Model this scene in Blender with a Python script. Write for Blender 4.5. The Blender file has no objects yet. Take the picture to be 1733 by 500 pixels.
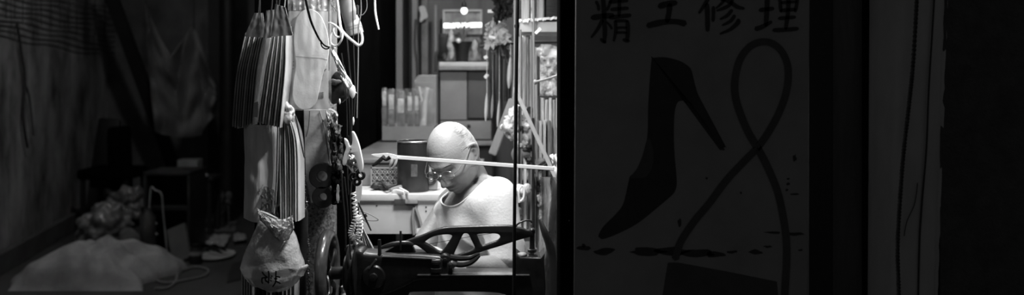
import bpy, bmesh, math, random
from mathutils import Vector, Matrix, Euler, noise
random.seed(7)
SC = bpy.context.scene
COL = SC.collection
F = 35.0/36.0*1733          # focal length in pixels
EYE = 1.5; HOR = 120.0      # eye height and horizon row
V = Vector
def P(px, py, Y):           # photograph direction -> a place at distance Y
    return V(((px-866.5)/F*Y, Y, EYE-(py-HOR)/F*Y))
# ------------------------------------------------------------ materials
MATS = {}
def M(name, g=.5, rough=.6, var=.2, scale=9, bump=.1, metal=0, stretch=(1,1,1), alpha=1, trans=0, coat=0, detail=6, emit=0, sub=0, spec=.5, bscale=None):
    if name in MATS: return MATS[name]
    m = bpy.data.materials.new(name); m.use_nodes = True
    nt = m.node_tree; N = nt.nodes; L = nt.links
    b = N['Principled BSDF']
    b.inputs['Roughness'].default_value = rough; b.inputs['Metallic'].default_value = metal
    b.inputs['Specular IOR Level'].default_value = spec
    b.inputs['Coat Weight'].default_value = coat; b.inputs['Coat Roughness'].default_value = .15
    if trans: b.inputs['Transmission Weight'].default_value = trans
    if sub:
        b.inputs['Subsurface Weight'].default_value = sub; b.inputs['Subsurface Radius'].default_value = (.01,.01,.01); b.inputs['Subsurface Scale'].default_value = .3
    tc = N.new('ShaderNodeTexCoord'); mp = N.new('ShaderNodeMapping'); mp.inputs['Scale'].default_value = stretch
    L.new(tc.outputs['Object'], mp.inputs['Vector'])
    n = N.new('ShaderNodeTexNoise'); n.inputs['Scale'].default_value = scale; n.inputs['Detail'].default_value = detail; n.inputs['Roughness'].default_value = .62
    L.new(mp.outputs[0], n.inputs['Vector'])
    r = N.new('ShaderNodeValToRGB')
    lo = max(0, g*(1-var)); hi = min(1, g*(1+var))
    r.color_ramp.elements[0].position = .3; r.color_ramp.elements[1].position = .7
    r.color_ramp.elements[0].color = (lo,lo,lo,1); r.color_ramp.elements[1].color = (hi,hi,hi,1)
    L.new(n.outputs['Fac'], r.inputs[0]); L.new(r.outputs[0], b.inputs['Base Color'])
    if bump:
        n2 = N.new('ShaderNodeTexNoise'); n2.inputs['Scale'].default_value = bscale or scale*5; n2.inputs['Detail'].default_value = 4
        L.new(mp.outputs[0], n2.inputs['Vector'])
        bp = N.new('ShaderNodeBump'); bp.inputs['Strength'].default_value = bump; bp.inputs['Distance'].default_value = .01
        L.new(n2.outputs['Fac'], bp.inputs['Height']); L.new(bp.outputs[0], b.inputs['Normal'])
    if alpha < 1: b.inputs['Alpha'].default_value = alpha
    if emit:
        b.inputs['Emission Color'].default_value = (1,1,1,1); b.inputs['Emission Strength'].default_value = emit
    MATS[name] = m; return m
# ------------------------------------------------------------ mesh building
def smooth_path(pts, n=6, closed=False):
    pts = [V(p) for p in pts]
    if len(pts) < 3 or n < 2: return pts
    out = []; k = len(pts)
    for i in range(k if closed else k-1):
        if closed: a,b,c,d = pts[(i-1)%k],pts[i],pts[(i+1)%k],pts[(i+2)%k]
        else: a,b,c,d = pts[max(i-1,0)],pts[i],pts[i+1],pts[min(i+2,k-1)]
        for j in range(n):
            t = j/n; t2=t*t; t3=t2*t
            out.append(.5*((2*b)+(c-a)*t+(2*a-5*b+4*c-d)*t2+(3*b-a-3*c+d)*t3))
    if not closed: out.append(pts[-1])
    return out
class MB:
    def __init__(s): s.bm = bmesh.new()
    def verts_xf(s, vs, mat):
        for v in vs: v.co = mat @ v.co
    def box(s, c, size, rot=(0,0,0), bev=0.0, taper=None):
        g = bmesh.ops.create_cube(s.bm, size=1)['verts']
        for v in g:
            if taper and v.co.z > 0: v.co.x *= taper; v.co.y *= taper
            v.co = V((v.co.x*size[0], v.co.y*size[1], v.co.z*size[2]))
        if bev:
            es = list({e for v in g for e in v.link_edges})
            r = bmesh.ops.bevel(s.bm, geom=es, offset=bev, segments=2, affect='EDGES', profile=.6)
            g = list({v for f in r['faces'] for v in f.verts} | {v for v in g if v.is_valid})
        m = Matrix.Translation(V(c)) @ Euler(rot).to_matrix().to_4x4()
        s.verts_xf(g, m); return s
    def bar(s, a, b, w, t, bev=0.0, up=(0,1,0)):
        a=V(a); b=V(b); d=(b-a); L=d.length; z=d.normalized(); y=V(up)-z*V(up).dot(z); y.normalize(); x=y.cross(z)
        g = bmesh.ops.create_cube(s.bm, size=1)['verts']
        for v in g: v.co = V((v.co.x*w, v.co.y*t, v.co.z*L))
        if bev:
            es = list({e for v in g for e in v.link_edges})
            r = bmesh.ops.bevel(s.bm, geom=es, offset=bev, segments=2, affect='EDGES')
            g = list({v for f in r['faces'] for v in f.verts} | {v for v in g if v.is_valid})
        R = Matrix((x,y,z)).transposed().to_4x4()
        s.verts_xf(g, Matrix.Translation((a+b)/2) @ R); return s
    def tube(s, pts, r, seg=8, n=6, closed=False, flat=1.0):
        P0 = smooth_path(pts, n, closed); k = len(P0)
        def rad(i):
            if isinstance(r,(int,float)): return r
            t = i/(k-1)*(len(r)-1); a=int(min(t,len(r)-2)); return r[a]*(1-(t-a))+r[a+1]*(t-a)
        rings=[]; prev=None
        for i,p in enumerate(P0):
            if closed: tg=(P0[(i+1)%k]-P0[i-1])
            else: tg=P0[min(i+1,k-1)]-P0[max(i-1,0)]
            if tg.length<1e-9: tg=V((0,0,1))
            tg.normalize()
            if prev is None:
                ref = V((0,0,1)) if abs(tg.z)<.9 else V((0,1,0))
                u = tg.cross(ref).normalized()
            else:
                u = prev - tg*prev.dot(tg)
                if u.length<1e-6: u = tg.cross(V((1,0,0)))
                u.normalize()
            prev=u; w=tg.cross(u); rr=rad(i)
            rings.append([s.bm.verts.new(p+(u*math.cos(2*math.pi*j/seg)*flat+w*math.sin(2*math.pi*j/seg))*rr) for j in range(seg)])
        for i in range(k if closed else k-1):
            a=rings[i]; b=rings[(i+1)%k]
            for j in range(seg): s.bm.faces.new((a[j],a[(j+1)%seg],b[(j+1)%seg],b[j]))
        if not closed:
            s.bm.faces.new(rings[0][::-1]); s.bm.faces.new(rings[-1])
        return s
    def lathe(s, c, prof, seg=32, axis='z', cap=True, sx=1, sy=1):
        # prof: (radius, height) list
        rings=[]
        for (r,h) in prof:
            ring=[]
            for j in range(seg):
                a=2*math.pi*j/seg; q=V((math.cos(a)*r*sx, math.sin(a)*r*sy, h))
                if axis=='x': q=V((q.z,q.x,q.y))
                if axis=='y': q=V((q.x,q.z,q.y))
                ring.append(s.bm.verts.new(V(c)+q))
            rings.append(ring)
        for a,b in zip(rings,rings[1:]):
            for j in range(seg): s.bm.faces.new((a[j],a[(j+1)%seg],b[(j+1)%seg],b[j]))
        if cap: s.bm.faces.new(rings[0][::-1]); s.bm.faces.new(rings[-1])
        return s
    def torus(s, c, R, r, axis='x', seg=48, mseg=14):
        prof=[(R+r*math.cos(2*math.pi*i/mseg), r*math.sin(2*math.pi*i/mseg)) for i in range(mseg+1)]
        return s.lathe(c, prof, seg, axis, cap=False)
    def ell(s, c, rad, rot=None, seg=24, ring=16):
        g = bmesh.ops.create_uvsphere(s.bm, u_segments=seg, v_segments=ring, radius=1)['verts']
        R = rot if rot is not None else Matrix.Identity(3)
        for v in g: v.co = V(c) + R @ V((v.co.x*rad[0], v.co.y*rad[1], v.co.z*rad[2]))
        return g
    def cap(s, a, b, ra, rb, seg=20):
        a=V(a); b=V(b); n=max(2,int((b-a).length/min(ra,rb)*1.2)); 
        pts=[]; rs=[]
        for i in range(5): t=math.pi/2*(1-i/4); pts.append(a-(b-a).normalized()*ra*math.sin(t)); rs.append(max(1e-4,ra*math.cos(t)))
        for i in range(5): t=math.pi/2*i/4; pts.append(b+(b-a).normalized()*rb*math.sin(t)); rs.append(max(1e-4,rb*math.cos(t)))
        # tapered capsule
        ax=(b-a).normalized(); ref=V((0,0,1)) if abs(ax.z)<.9 else V((0,1,0)); u=ax.cross(ref).normalized(); w=ax.cross(u)
        rings=[[s.bm.verts.new(p+(u*math.cos(2*math.pi*j/seg)+w*math.sin(2*math.pi*j/seg))*r) for j in range(seg)] for p,r in zip(pts,rs)]
        for A,B in zip(rings,rings[1:]):
            for j in range(seg): s.bm.faces.new((A[j],A[(j+1)%seg],B[(j+1)%seg],B[j]))
        s.bm.faces.new(rings[0][::-1]); s.bm.faces.new(rings[-1]); return s
    def grid(s, fn, nu, nv, thick=0.0, tdir=None):
        vs=[[s.bm.verts.new(V(fn(i/nu,j/nv))) for i in range(nu+1)] for j in range(nv+1)]
        fs=[]
        for j in range(nv):
            for i in range(nu): fs.append(s.bm.faces.new((vs[j][i],vs[j][i+1],vs[j+1][i+1],vs[j+1][i])))
        if thick:
            s.bm.normal_update()
            off=[[v.normal.copy()*thick if tdir is None else V(tdir)*thick for v in row] for row in vs]
            ws=[[s.bm.verts.new(v.co-o) for v,o in zip(r,ro)] for r,ro in zip(vs,off)]
            for j in range(nv):
                for i in range(nu): s.bm.faces.new((ws[j][i],ws[j+1][i],ws[j+1][i+1],ws[j][i+1]))
            for i in range(nu):
                s.bm.faces.new((vs[0][i],ws[0][i],ws[0][i+1],vs[0][i+1])); s.bm.faces.new((vs[nv][i],vs[nv][i+1],ws[nv][i+1],ws[nv][i]))
            for j in range(nv):
                s.bm.faces.new((vs[j][0],vs[j+1][0],ws[j+1][0],ws[j][0])); s.bm.faces.new((vs[j][nu],ws[j][nu],ws[j+1][nu],vs[j+1][nu]))
        return s
    def prism(s, pts, d, axis='y'):
        # pts: world points of the front outline; extruded by vector d
        d=V(d) if not isinstance(d,(int,float)) else V((0,d,0))
        a=[s.bm.verts.new(V(p)) for p in pts]; b=[s.bm.verts.new(V(p)+d) for p in pts]; k=len(a)
        s.bm.faces.new(a); s.bm.faces.new(b[::-1])
        for i in range(k): s.bm.faces.new((a[i],b[i],b[(i+1)%k],a[(i+1)%k]))
        return s
    def ribbon(s, pts, w, d, n=5):
        # flat painted stroke in the XZ plane, thickness d towards -Y
        Q=smooth_path(pts,n); k=len(Q); L=[];R=[]
        for i,p in enumerate(Q):
            t=(Q[min(i+1,k-1)]-Q[max(i-1,0)]).normalized(); nn=V((-t.z,0,t.x))
            if isinstance(w,(int,float)): ww=w
            else:
                q=i/(k-1)*(len(w)-1); a=int(min(q,len(w)-2)); ww=w[a]*(1-(q-a))+w[a+1]*(q-a)
            L.append(p+nn*ww/2); R.append(p-nn*ww/2)
        a0=Q[0]+(Q[0]-Q[1]).normalized()*(L[0]-R[0]).length*.35; a1=Q[-1]+(Q[-1]-Q[-2]).normalized()*(L[-1]-R[-1]).length*.35
        up=[a0]+L+[a1]; dn=[a0]+R+[a1]
        def mk(y): return [s.bm.verts.new(p+V((0,y,0))) for p in up],[s.bm.verts.new(p+V((0,y,0))) for p in dn[1:-1]]
        U,D=mk(-d); U2,D2=mk(0)
        DD=[U[0]]+D+[U[-1]]; DD2=[U2[0]]+D2+[U2[-1]]
        for i in range(len(U)-1):
            f=[U[i],U[i+1],DD[i+1],DD[i]]; f=[v for j,v in enumerate(f) if v not in f[:j]]
            if len(f)>2: s.bm.faces.new(f)
            s.bm.faces.new((U[i],U2[i],U2[i+1],U[i+1])); s.bm.faces.new((DD[i],DD[i+1],DD2[i+1],DD2[i])) if i not in () else 0
        return s
    def crumple(s, c, rad, amp=.15, sc=6, seed=0, seg=48, ring=32, rot=None, floor=None, sharp=False):
        g=s.ell(c,rad,rot,seg,ring); c=V(c); A=sum(rad)/3*amp
        for v in g:
            q=(v.co-c); d=q.normalized()
            h=noise.noise(q*sc+V((seed*7.3,0,0)))
            if sharp: h=(abs(h)*2-.5)
            h+=.5*noise.noise(q*sc*2.3+V((seed*3.1,9,0)))
            v.co+=d*h*A
            if floor is not None and v.co.z<floor: v.co.z=floor+.001*abs(h)
        return s
    def join(s, other, M4=None):
        me=bpy.data.meshes.new('t'); other.bm.to_mesh(me)
        if M4: me.transform(M4)
        s.bm.from_mesh(me); bpy.data.meshes.remove(me); return s
def wpos(o):
    p=V((0,0,0))
    while o is not None: p+=o.location; o=o.parent
    return p
def link(name, mb, mat, parent=None, smooth=True, origin=None, sub=0, bev=0, auto=True):
    bm = mb.bm if isinstance(mb,MB) else mb
    bmesh.ops.recalc_face_normals(bm, faces=bm.faces[:])
    if parent is None:
        if origin is None:
            xs=[v.co.x for v in bm.verts]; ys=[v.co.y for v in bm.verts]; zs=[v.co.z for v in bm.verts]
            origin=V(((min(xs)+max(xs))/2,(min(ys)+max(ys))/2,min(zs)))
        off=V(origin)
    else: off=wpos(parent)
    for v in bm.verts: v.co-=off
    me=bpy.data.meshes.new(name); 
    if smooth:
        for f in bm.faces: f.smooth=True
        for e in bm.edges:
            if len(e.link_faces)==2 and e.calc_face_angle(0)>.7: e.smooth=False
    bm.to_mesh(me); bm.free()
    o=bpy.data.objects.new(name,me); COL.objects.link(o); me.materials.append(mat)
    if parent is None: o.location=off
    else: o.parent=parent
    if bev:
        md=o.modifiers.new('bev','BEVEL'); md.width=bev; md.segments=2; md.limit_method='ANGLE'
    if sub:
        md=o.modifiers.new('sub','SUBSURF'); md.levels=sub; md.render_levels=sub
    return o
def tag(o,label,cat,group=None):
    o['label']=label; o['category']=cat
    if group: o['group']=group
    return o
def thing(name,loc,label,cat,group=None):
    o=bpy.data.objects.new(name,None); COL.objects.link(o); o.location=V(loc); o.empty_display_size=.05
    return tag(o,label,cat,group)
def one(name,mb,mat,label,cat,group=None,**k):
    return tag(link(name,mb,mat,None,**k),label,cat,group)
def struct(name,mb,mat,**k):
    o=link(name,mb,mat,None,**k); o['kind']='structure'; return o
def part(name,mb,mat,par,label=None,**k):
    o=link(name,mb,mat,par,**k)
    if label: o['label']=label
    return o
def curve_plate(outlines, depth, bev, Y):
    # closed 2D outlines (world x,z lists; later ones are holes) -> plate centred on Y
    cu=bpy.data.curves.new('c','CURVE'); cu.dimensions='2D'; cu.fill_mode='BOTH'; cu.extrude=depth/2; cu.bevel_depth=bev; cu.bevel_resolution=2
    for ol in outlines:
        sp=cu.splines.new('POLY'); sp.points.add(len(ol)-1); sp.use_cyclic_u=True
        for i,(x,z) in enumerate(ol): sp.points[i].co=(x,z,0,1)
    ob=bpy.data.objects.new('c',cu); COL.objects.link(ob)
    dg=bpy.context.evaluated_depsgraph_get(); me=bpy.data.meshes.new_from_object(ob.evaluated_get(dg))
    bpy.data.objects.remove(ob); bpy.data.curves.remove(cu)
    for v in me.vertices: x,z,d=v.co; v.co=(x,Y+d,z)
    mb=MB(); mb.bm.from_mesh(me); bpy.data.meshes.remove(me)
    bmesh.ops.remove_doubles(mb.bm, verts=mb.bm.verts[:], dist=1e-5)
    return mb
def sheetf(mb,corners,Y,nu=34,nv=34,amp=.02,fine=.008,seed=0,thick=.0008,edge=.0):
    # crumpled thin sheet hung between four photograph directions tl,tr,br,bl
    def f(u,v):
        a=[corners[0][i]*(1-u)+corners[1][i]*u for i in (0,1)]; b=[corners[3][i]*(1-u)+corners[2][i]*u for i in (0,1)]
        x=a[0]*(1-v)+b[0]*v; y=a[1]*(1-v)+b[1]*v
        x+=edge*noise.noise(V((v*9,seed,u*2)))*(2*u-1); y+=edge*noise.noise(V((u*9,seed+4,v*2)))*(2*v-1)
        return P(x,y,Y-amp*2*abs(noise.noise(V((u*4,v*4,seed+.5))))+fine*noise.noise(V((u*15,v*13,seed))))
    return mb.grid(f,nu,nv,thick)
def xz(pts,Y,n=5,closed=True):   # photo outline at distance Y -> smoothed (x,z)
    Q=smooth_path([P(a,b,Y) for a,b in pts],n,closed); return [(q.x,q.z) for q in Q]
def remesh(mb, voxel, smooth=0, fac=.5):
    me=bpy.data.meshes.new('r'); bmesh.ops.recalc_face_normals(mb.bm,faces=mb.bm.faces[:]); mb.bm.to_mesh(me); mb.bm.free()
    o=bpy.data.objects.new('r',me); COL.objects.link(o)
    m=o.modifiers.new('r','REMESH'); m.mode='VOXEL'; m.voxel_size=voxel
    if smooth: q=o.modifiers.new('s','SMOOTH'); q.iterations=smooth; q.factor=fac
    dg=bpy.context.evaluated_depsgraph_get(); me2=bpy.data.meshes.new_from_object(o.evaluated_get(dg))
    bpy.data.objects.remove(o); bpy.data.meshes.remove(me)
    out=MB(); out.bm.from_mesh(me2); bpy.data.meshes.remove(me2); return out
def boxpx(mb,x0,x1,y0,y1,Y,dep,bev=0):
    a=P(x0,y0,Y); b=P(x1,y1,Y)
    return mb.box(((a.x+b.x)/2,Y+dep/2,(a.z+b.z)/2),(b.x-a.x,dep,a.z-b.z),bev=bev)
# ============================================================ MATERIALS
m_wallL = M('stained_plaster', .24, .9, .95, 2.4, .5, stretch=(1,1,.6), detail=9, bscale=22)
m_wallB = M('dark_plaster', .11, .9, .6, 2, .4, detail=8)
m_floor = M('alley_concrete', .05, .75, .5, 2.2, .4, detail=9, bscale=30)
m_kerb  = M('kerb_cement', .075, .8, .4, 5, .3)
m_black = M('black_paint', .008, .55, .3, 6, .08)
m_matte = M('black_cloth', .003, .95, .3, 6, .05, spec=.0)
m_sign  = M('weathered_sign_paint', .26, .75, .14, 7, .08, detail=10)
m_signk = M('black_sign_paint', .022, .6, .3, 20, .05)
m_signg = M('faded_dark_sign_paint', .06, .7, .2, 20, .05)
m_pillar= M('pillar_render', .44, .85, .16, 8, .25, stretch=(1,1,.3))
m_strip = M('dull_dark_wood', .12, .7, .3, 8, .2, stretch=(3,3,.4))
m_rightw= M('rough_side_wall', .07, .95, .25, 30, .5)
m_rope  = M('dark_rope', .035, .9, .4, 60, .3)
m_cloth = M('grey_rag_cloth', .12, .9, .2, 5, .2, bscale=60)
m_cloth2= M('pale_sheet_cloth', .36, .9, .25, 6, .25, bscale=70)
m_dark  = M('dark_wood', .02, .6, .4, 8, .15, stretch=(1,1,4))
m_iron  = M('black_enamel_iron', .01, .42, .5, 40, .04, coat=.12, spec=.35)
m_steel = M('worn_steel', .45, .3, .3, 30, .1, metal=.9)
m_white = M('white_plastic', .85, .4, .05, 6, .0)
m_off   = M('off_white_card', .6, .7, .12, 12, .05)
m_grey  = M('grey_plastic', .3, .5, .15, 8, .05)
m_mid   = M('mid_grey_board', .22, .7, .25, 7, .12, stretch=(1,1,.4))
m_film  = M('clear_crinkled_film', .75, .18, .15, 20, .5, alpha=.33, coat=.5)
m_film2 = M('milky_plastic_film', .62, .25, .25, 14, .45, alpha=.6, coat=.4)
m_rubber= M('black_rubber', .014, .5, .4, 20, .1)
# ============================================================ SETTING
mb=MB(); mb.box((-1.5,5.5,-.05),(9,15,.1)); struct('floor',mb,m_floor)
def wallx(Y): return -3.82-.176*(Y-7.43)
mb=MB(); a=V((wallx(3.5),3.5,0)); b=V((wallx(11),11,0))
mb.prism([a,b,b+V((0,0,4.2)),a+V((0,0,4.2))],(-.15,-.03,0)); struct('wall_left',mb,m_wallL)
mb=MB(); mb.prism([a+V((.012,0,0)),b+V((.012,0,0)),b+V((.012,0,.16)),a+V((.012,0,.16))],(.05,.01,0)); struct('baseboard_left',mb,m_kerb,bev=.006)
mb=MB(); mb.box((-2.7,11.0,2.1),(4.6,.2,4.2)); struct('wall_back',mb,m_wallB)
# outer side wall of the stall, seen edge-on behind the hanging goods
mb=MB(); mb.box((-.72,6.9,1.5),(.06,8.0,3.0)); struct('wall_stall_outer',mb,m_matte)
# stall shell
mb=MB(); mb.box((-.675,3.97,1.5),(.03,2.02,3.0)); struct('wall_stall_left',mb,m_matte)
m_sback=M('stall_back_paint',.14,.7,.3,4,.15,stretch=(3,3,.3))
mb=MB(); mb.box((-.1,6.06,1.5),(1.3,.08,3.0)); struct('wall_stall_back',mb,m_sback)
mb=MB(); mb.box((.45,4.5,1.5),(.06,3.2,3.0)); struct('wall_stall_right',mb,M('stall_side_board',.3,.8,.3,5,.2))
mb=MB(); mb.box((-.1,4.5,3.02),(1.3,3.3,.06)); struct('ceiling',mb,M('stall_ceiling_board',.25,.8,.2,5,.1))
# jamb right of the opening: deep black post
mb=MB(); a=P(947.5,0,2.35); b=P(977,0,2.35); mb.box(((a.x+b.x)/2,2.41,1.5),(b.x-a.x,.12,3.0),bev=.003); struct('trim_1',mb,m_matte)
a=P(1371,0,2.36); b=P(1411,0,2.36)
mb=MB(); mb.box(((a.x+b.x)/2,2.42,1.5),(b.x-a.x,.1,3.0),bev=.002); struct('trim_2',mb,m_black)
a=P(1411,0,2.42); b=P(1462,0,2.42)
mb=MB(); mb.box(((a.x+b.x)/2,2.46,1.5),(b.x-a.x,.06,3.0),bev=.004); struct('trim_3',mb,m_strip)
mb=MB(); mb.box((1.0,2.75,1.5),(1.0+.75,.05,3.0)); struct('wall_behind_sign',mb,m_matte)
# rendered pillar, slightly out of plumb
a=P(1470,0,2.35); 
def pil(u,v):
    x0=P(1473-6*v,0,2.38).x; x1=P(1612-33*v,0,2.38).x
    ang=math.pi*(u); x=x0+(x1-x0)*(u)
    y=2.38-.055*math.sin(math.pi*min(1,u*1.05))**.6+.002*noise.noise(V((u*9,v*30,0)))
    x+=(.003*noise.noise(V((3,v*40,1))) if u>.9 else 0)
    return V((x,y,EYE-((v*1000-250)-HOR)/F*2.38))
mb=MB(); mb.grid(pil,24,90); 
struct('wall_pillar',mb,m_pillar)
mb=MB(); x1=P(1585,0,2.4).x; mb.box((x1+.8,2.43,1.5),(1.6,.1,3.0)); struct('wall_right',mb,m_rightw)
# ============================================================ SIGN
SY=2.34
sg=thing('shop_sign',P(1170,900,SY),'large pale board sign with painted black high heel shoe and ribbon loop','sign')
mb=MB()
q=[P(974,-60,SY),P(1371,-60,SY),P(1362,900,SY),P(969,900,SY)]
mb.prism(q,.02); part('sign_board',mb,m_sign,sg,bev=.002)
def paint(name,outl,mat,label,Y=SY-.0004,n=5):
    mb=MB(); Q=smooth_path([P(a,b,Y) for a,b in outl],n,True); mb.prism(Q,(0,.0006,0)); return part(name,mb,mat,sg,label,smooth=False)
# the shoe, sharp corners kept by doubling points
shoe=[(1103,98),(1104,98),(1125,97),(1150,103),(1166,113),(1170,119),(1171,121),(1180,156),(1192,180),(1210,214),(1228,248),(1228,249),(1219,253),(1218,253),(1205,227),(1190,203),(1177,184),(1163,173),(1152,171),(1145,177),(1141,200),(1141,250),(1145,300),(1145,315),(1143,322),(1138,330),(1115,350),(1080,378),(1048,395),(1022,405),(1015,403),(1013,398),(1022,383),(1040,365),(1053,349),(1059,330),(1064,307),(1067,298),(1080,288),(1090,262),(1096,225),(1097,180),(1100,130)]
paint('painted_shoe',shoe,m_signk,'black high heel shoe silhouette',n=4)
paint('painted_inner_side',[(1066,301),(1078,286),(1088,262),(1094,240),(1100,236),(1106,260),(1103,285),(1092,300),(1078,302)],m_signg,'grey inner side of the painted shoe',Y=SY-.0009)  # inner side of the shoe, grey paint of the sign itself
mb=MB(); Y=SY-.0012
mb.ribbon([P(x,y,Y) for x,y in [(1143,438),(1152,410),(1175,375),(1200,345),(1230,305),(1258,275),(1282,250),(1300,225),(1318,192),(1331,155),(1334,118),(1325,90),(1308,74),(1288,71),(1268,80),(1252,102),(1244,135),(1245,165),(1254,195),(1267,225),(1283,252),(1300,285),(1316,325),(1326,370),(1331,410),(1331,450),(1328,500),(1326,560)]],[.017,.017,.017,.016,.017,.018,.017,.018],.0004,n=8)
part('painted_ribbon',mb,m_signg,sg,'dark looping ribbon line',smooth=False)
paint('painted_block',[(1130,446),(1131,445),(1148,445),(1230,460),(1314,477),(1315,478),(1319,520),(1319,620),(1318,621),(1115,621),(1114,620),(1118,520)],m_signg,'dark slanting block at the foot of the sign',n=1)
random.seed(4)
mb=MB()
def splat(cx,cy,w,h,n=12):
    pts=[]
    for i in range(n):
        a=2*math.pi*i/n; r=1+random.uniform(-.35,.2)
        pts.append(P(cx+math.cos(a)*w/2*r,cy+math.sin(a)*h/2*r,SY-.0005))
    mb.prism(smooth_path(pts,2,True),(0,.0004,0))
for cx,cy,w,h in [(990,421,26,9),(1024,426,36,12),(1095,427,66,14),(1135,425,60,15),(1180,429,70,15),(1210,431,40,10),(1240,427,18,5),(1278,427,26,8),(1310,394,30,5),(1345,397,34,6),(1346,329,16,4),(1334,312,6,5),(1332,322,5,4),(1300,418,14,4),(1345,268,6,14),(1334,303,5,3),(1355,424,8,4),(1222,252,10,6),(1196,302,4,4),(1254,327,4,4),(1150,378,7,14),(988,416,7,6)]: 
    mb=MB(); splat(cx,cy,w,h); part('paint_stain',mb,M('dark_stain',.035,.8,.3,30,.1),sg,smooth=False)
# lettering  (hand brushed strokes)
mb=MB(); Y=SY-.0008
def st(pts,w=6):
    W=[w*Y/F*k for k in (.8,1.1,.95,1.05,.75)] if not isinstance(w,(list,tuple)) else [k*Y/F for k in w]
    mb.ribbon([P(980+x/4.3325,y/4.3325,Y) for x,y in pts],W,.0003,n=5)
# jing
st([(170,-60),(182,60),(185,160),(190,230),(185,310)],7.5); st([(95,130),(160,120),(250,112)],9); st([(125,10),(140,40),(145,75)],5); st([(235,-5),(222,35),(205,75)],5)
st([(170,150),(135,215),(90,275)],[7,6,5,3]); st([(200,160),(225,185),(240,210)],[3,4,4]); st([(160,285),(178,305),(195,310)],5)
st([(225,15),(290,8),(355,5)],6); st([(235,70),(300,64),(360,60)],6); st([(225,130),(300,120),(378,112)],7); st([(295,-60),(296,30),(293,118)],6)
st([(265,155),(270,220),(255,300)],[5,6,4]); st([(265,155),(320,152),(355,155)],5); st([(355,155),(358,230),(352,295)],7); st([(280,205),(315,202),(350,203)],4); st([(275,240),(315,238),(350,240)],4); st([(325,288),(345,300),(368,300)],5)
part('painted_character',mb,m_signk,sg,'first brushed character, cut off at the top',smooth=False); mb=MB()
# gong
st([(588,48),(640,30),(712,20)],10); st([(665,30),(660,90),(645,160)],9); st([(505,188),(600,165),(700,158),(775,172)],[9,11,9,9,11])
part('painted_character',mb,m_signk,sg,'second brushed character, a simple I shape',smooth=False); mb=MB()
# xiu
st([(965,-60),(930,20),(880,95)],[6,7,4]); st([(938,30),(942,130),(942,225)],8); st([(985,50),(985,110),(982,155)],6)
st([(1075,-20),(1050,20),(1005,60)],[5,5,3]); st([(1010,78),(1060,60),(1110,30),(1130,-20)],[3,6,6,4]); st([(1040,-5),(1100,10),(1160,50),(1210,62)],[4,7,7,4])
st([(1120,75),(1085,115),(1035,140)],[6,6,3]); st([(1140,115),(1110,155),(1052,185)],[6,6,3]); st([(1165,145),(1165,165),(1110,215),(1035,248)],[6,8,6,3])
part('painted_character',mb,m_signk,sg,'third brushed character with slanting strokes',smooth=False); mb=MB()
# li
st([(1325,75),(1370,68),(1425,62)],7); st([(1382,-60),(1378,60),(1370,190)],8); st([(1297,212),(1340,198),(1410,160)],[8,8,5])
st([(1470,-40),(1475,20),(1480,85)],6); st([(1600,-40),(1598,20),(1585,85)],6); st([(1480,20),(1540,15),(1595,12)],5); st([(1480,78),(1540,72),(1585,70)],6); st([(1535,-50),(1533,80),(1515,215)],7); st([(1465,135),(1525,130),(1585,125)],6); st([(1425,222),(1515,218),(1605,210)],7)
part('painted_character',mb,m_signk,sg,'last brushed character, cut off at the top',smooth=False)
mb=MB(); mb.ell(P(963,374,2.349),(.0016,.0016,.0016)); mb.bm.verts.ensure_lookup_table(); one('nail_head',mb,m_steel,'tiny bright nail head on the black jamb left of the sign','nail')
# ropes on the pillar
def twist(mb,path,R,r,turns,n=300):
    Q=smooth_path(path,20); k=len(Q)
    for s in range(2):
        pts=[]
        for i in range(n):
            t=i/(n-1)*(k-1); a=int(min(t,k-2)); p=Q[a].lerp(Q[a+1],t-a); an=2*math.pi*turns*i/n+s*math.pi
            pts.append(p+V((math.cos(an)*R,math.sin(an)*R,0)))
        mb.tube(pts,r,5,1)
    return mb
mb=MB(); twist(mb,[P(1553,-60,2.3),P(1551,10,2.3),P(1545,110,2.3),P(1538,180,2.3),P(1529,260,2.3),P(1523,340,2.3),P(1519,420,2.3),P(1521,500,2.3),P(1519,560,2.3)],.0024,.0029,55,900)
one('hanging_rope',mb,m_rope,'dark twisted rope hanging down the middle of the pale pillar','rope')
mb=MB(); mb.tube([P(1582,-60,2.33),P(1581,0,2.33),P(1572,150,2.325),P(1568,250,2.325),P(1560,350,2.325),P(1556,420,2.325),P(1553,560,2.325)],.0022,8,8)
one('electric_cable',mb,m_rope,'thin straight cable along the right edge of the pale pillar','cable')
mb=MB(); mb.tube([P(1553,310,2.322),P(1548,345,2.322),P(1535,375,2.322),P(1530,400,2.322)],.0011,6,8)
one('loose_wire',mb,m_rope,'short hair thin wire curling between rope and cable on the pillar','wire')
# ============================================================ LEFT ALLEY
def onwall(px,py,off=.03):
    Y=-2.512/((px-866.5)/F+.176); Y=min(Y,10.8); p=P(px,py,Y); p.x+=off; return p
# wire netting
nt_=MB()
for k in range(9):
    nt_.tube([onwall(-40+(230)*i/10, (-30+k*9.5)+(44+k*.3)*(i/10) + 2.2*math.sin(i*1.7+k)) for i in range(11)],.005,5,3)
for k in range(14):
    x=-30+k*15.5
    nt_.tube([onwall(x+1.5*math.sin(k),-40+i*(70+x*.22)/5,.036) for i in range(6)],.004,5,3)
one('wire_netting',nt_,m_rope,'dark sagging wire netting fixed high on the stained wall at the top left','netting')
mb=MB(); mb.tube([onwall(22,40),onwall(30,90),onwall(36,140),onwall(33,200),onwall(40,250)],.012,6,6); mb.tube([onwall(36,140),onwall(44,170),onwall(50,230)],.008,6,6)
one('wall_cable',mb,m_rope,'dark cable running down the stained wall below the netting','cable')
# leaning plank
mb=MB(); mb.bar(P(176,-40,9.6),P(300,300,10.2),.13,.05,bev=.006); one('leaning_plank',mb,m_black,'black plank leaning diagonally across the wall left of the draped cloth','plank')
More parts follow.
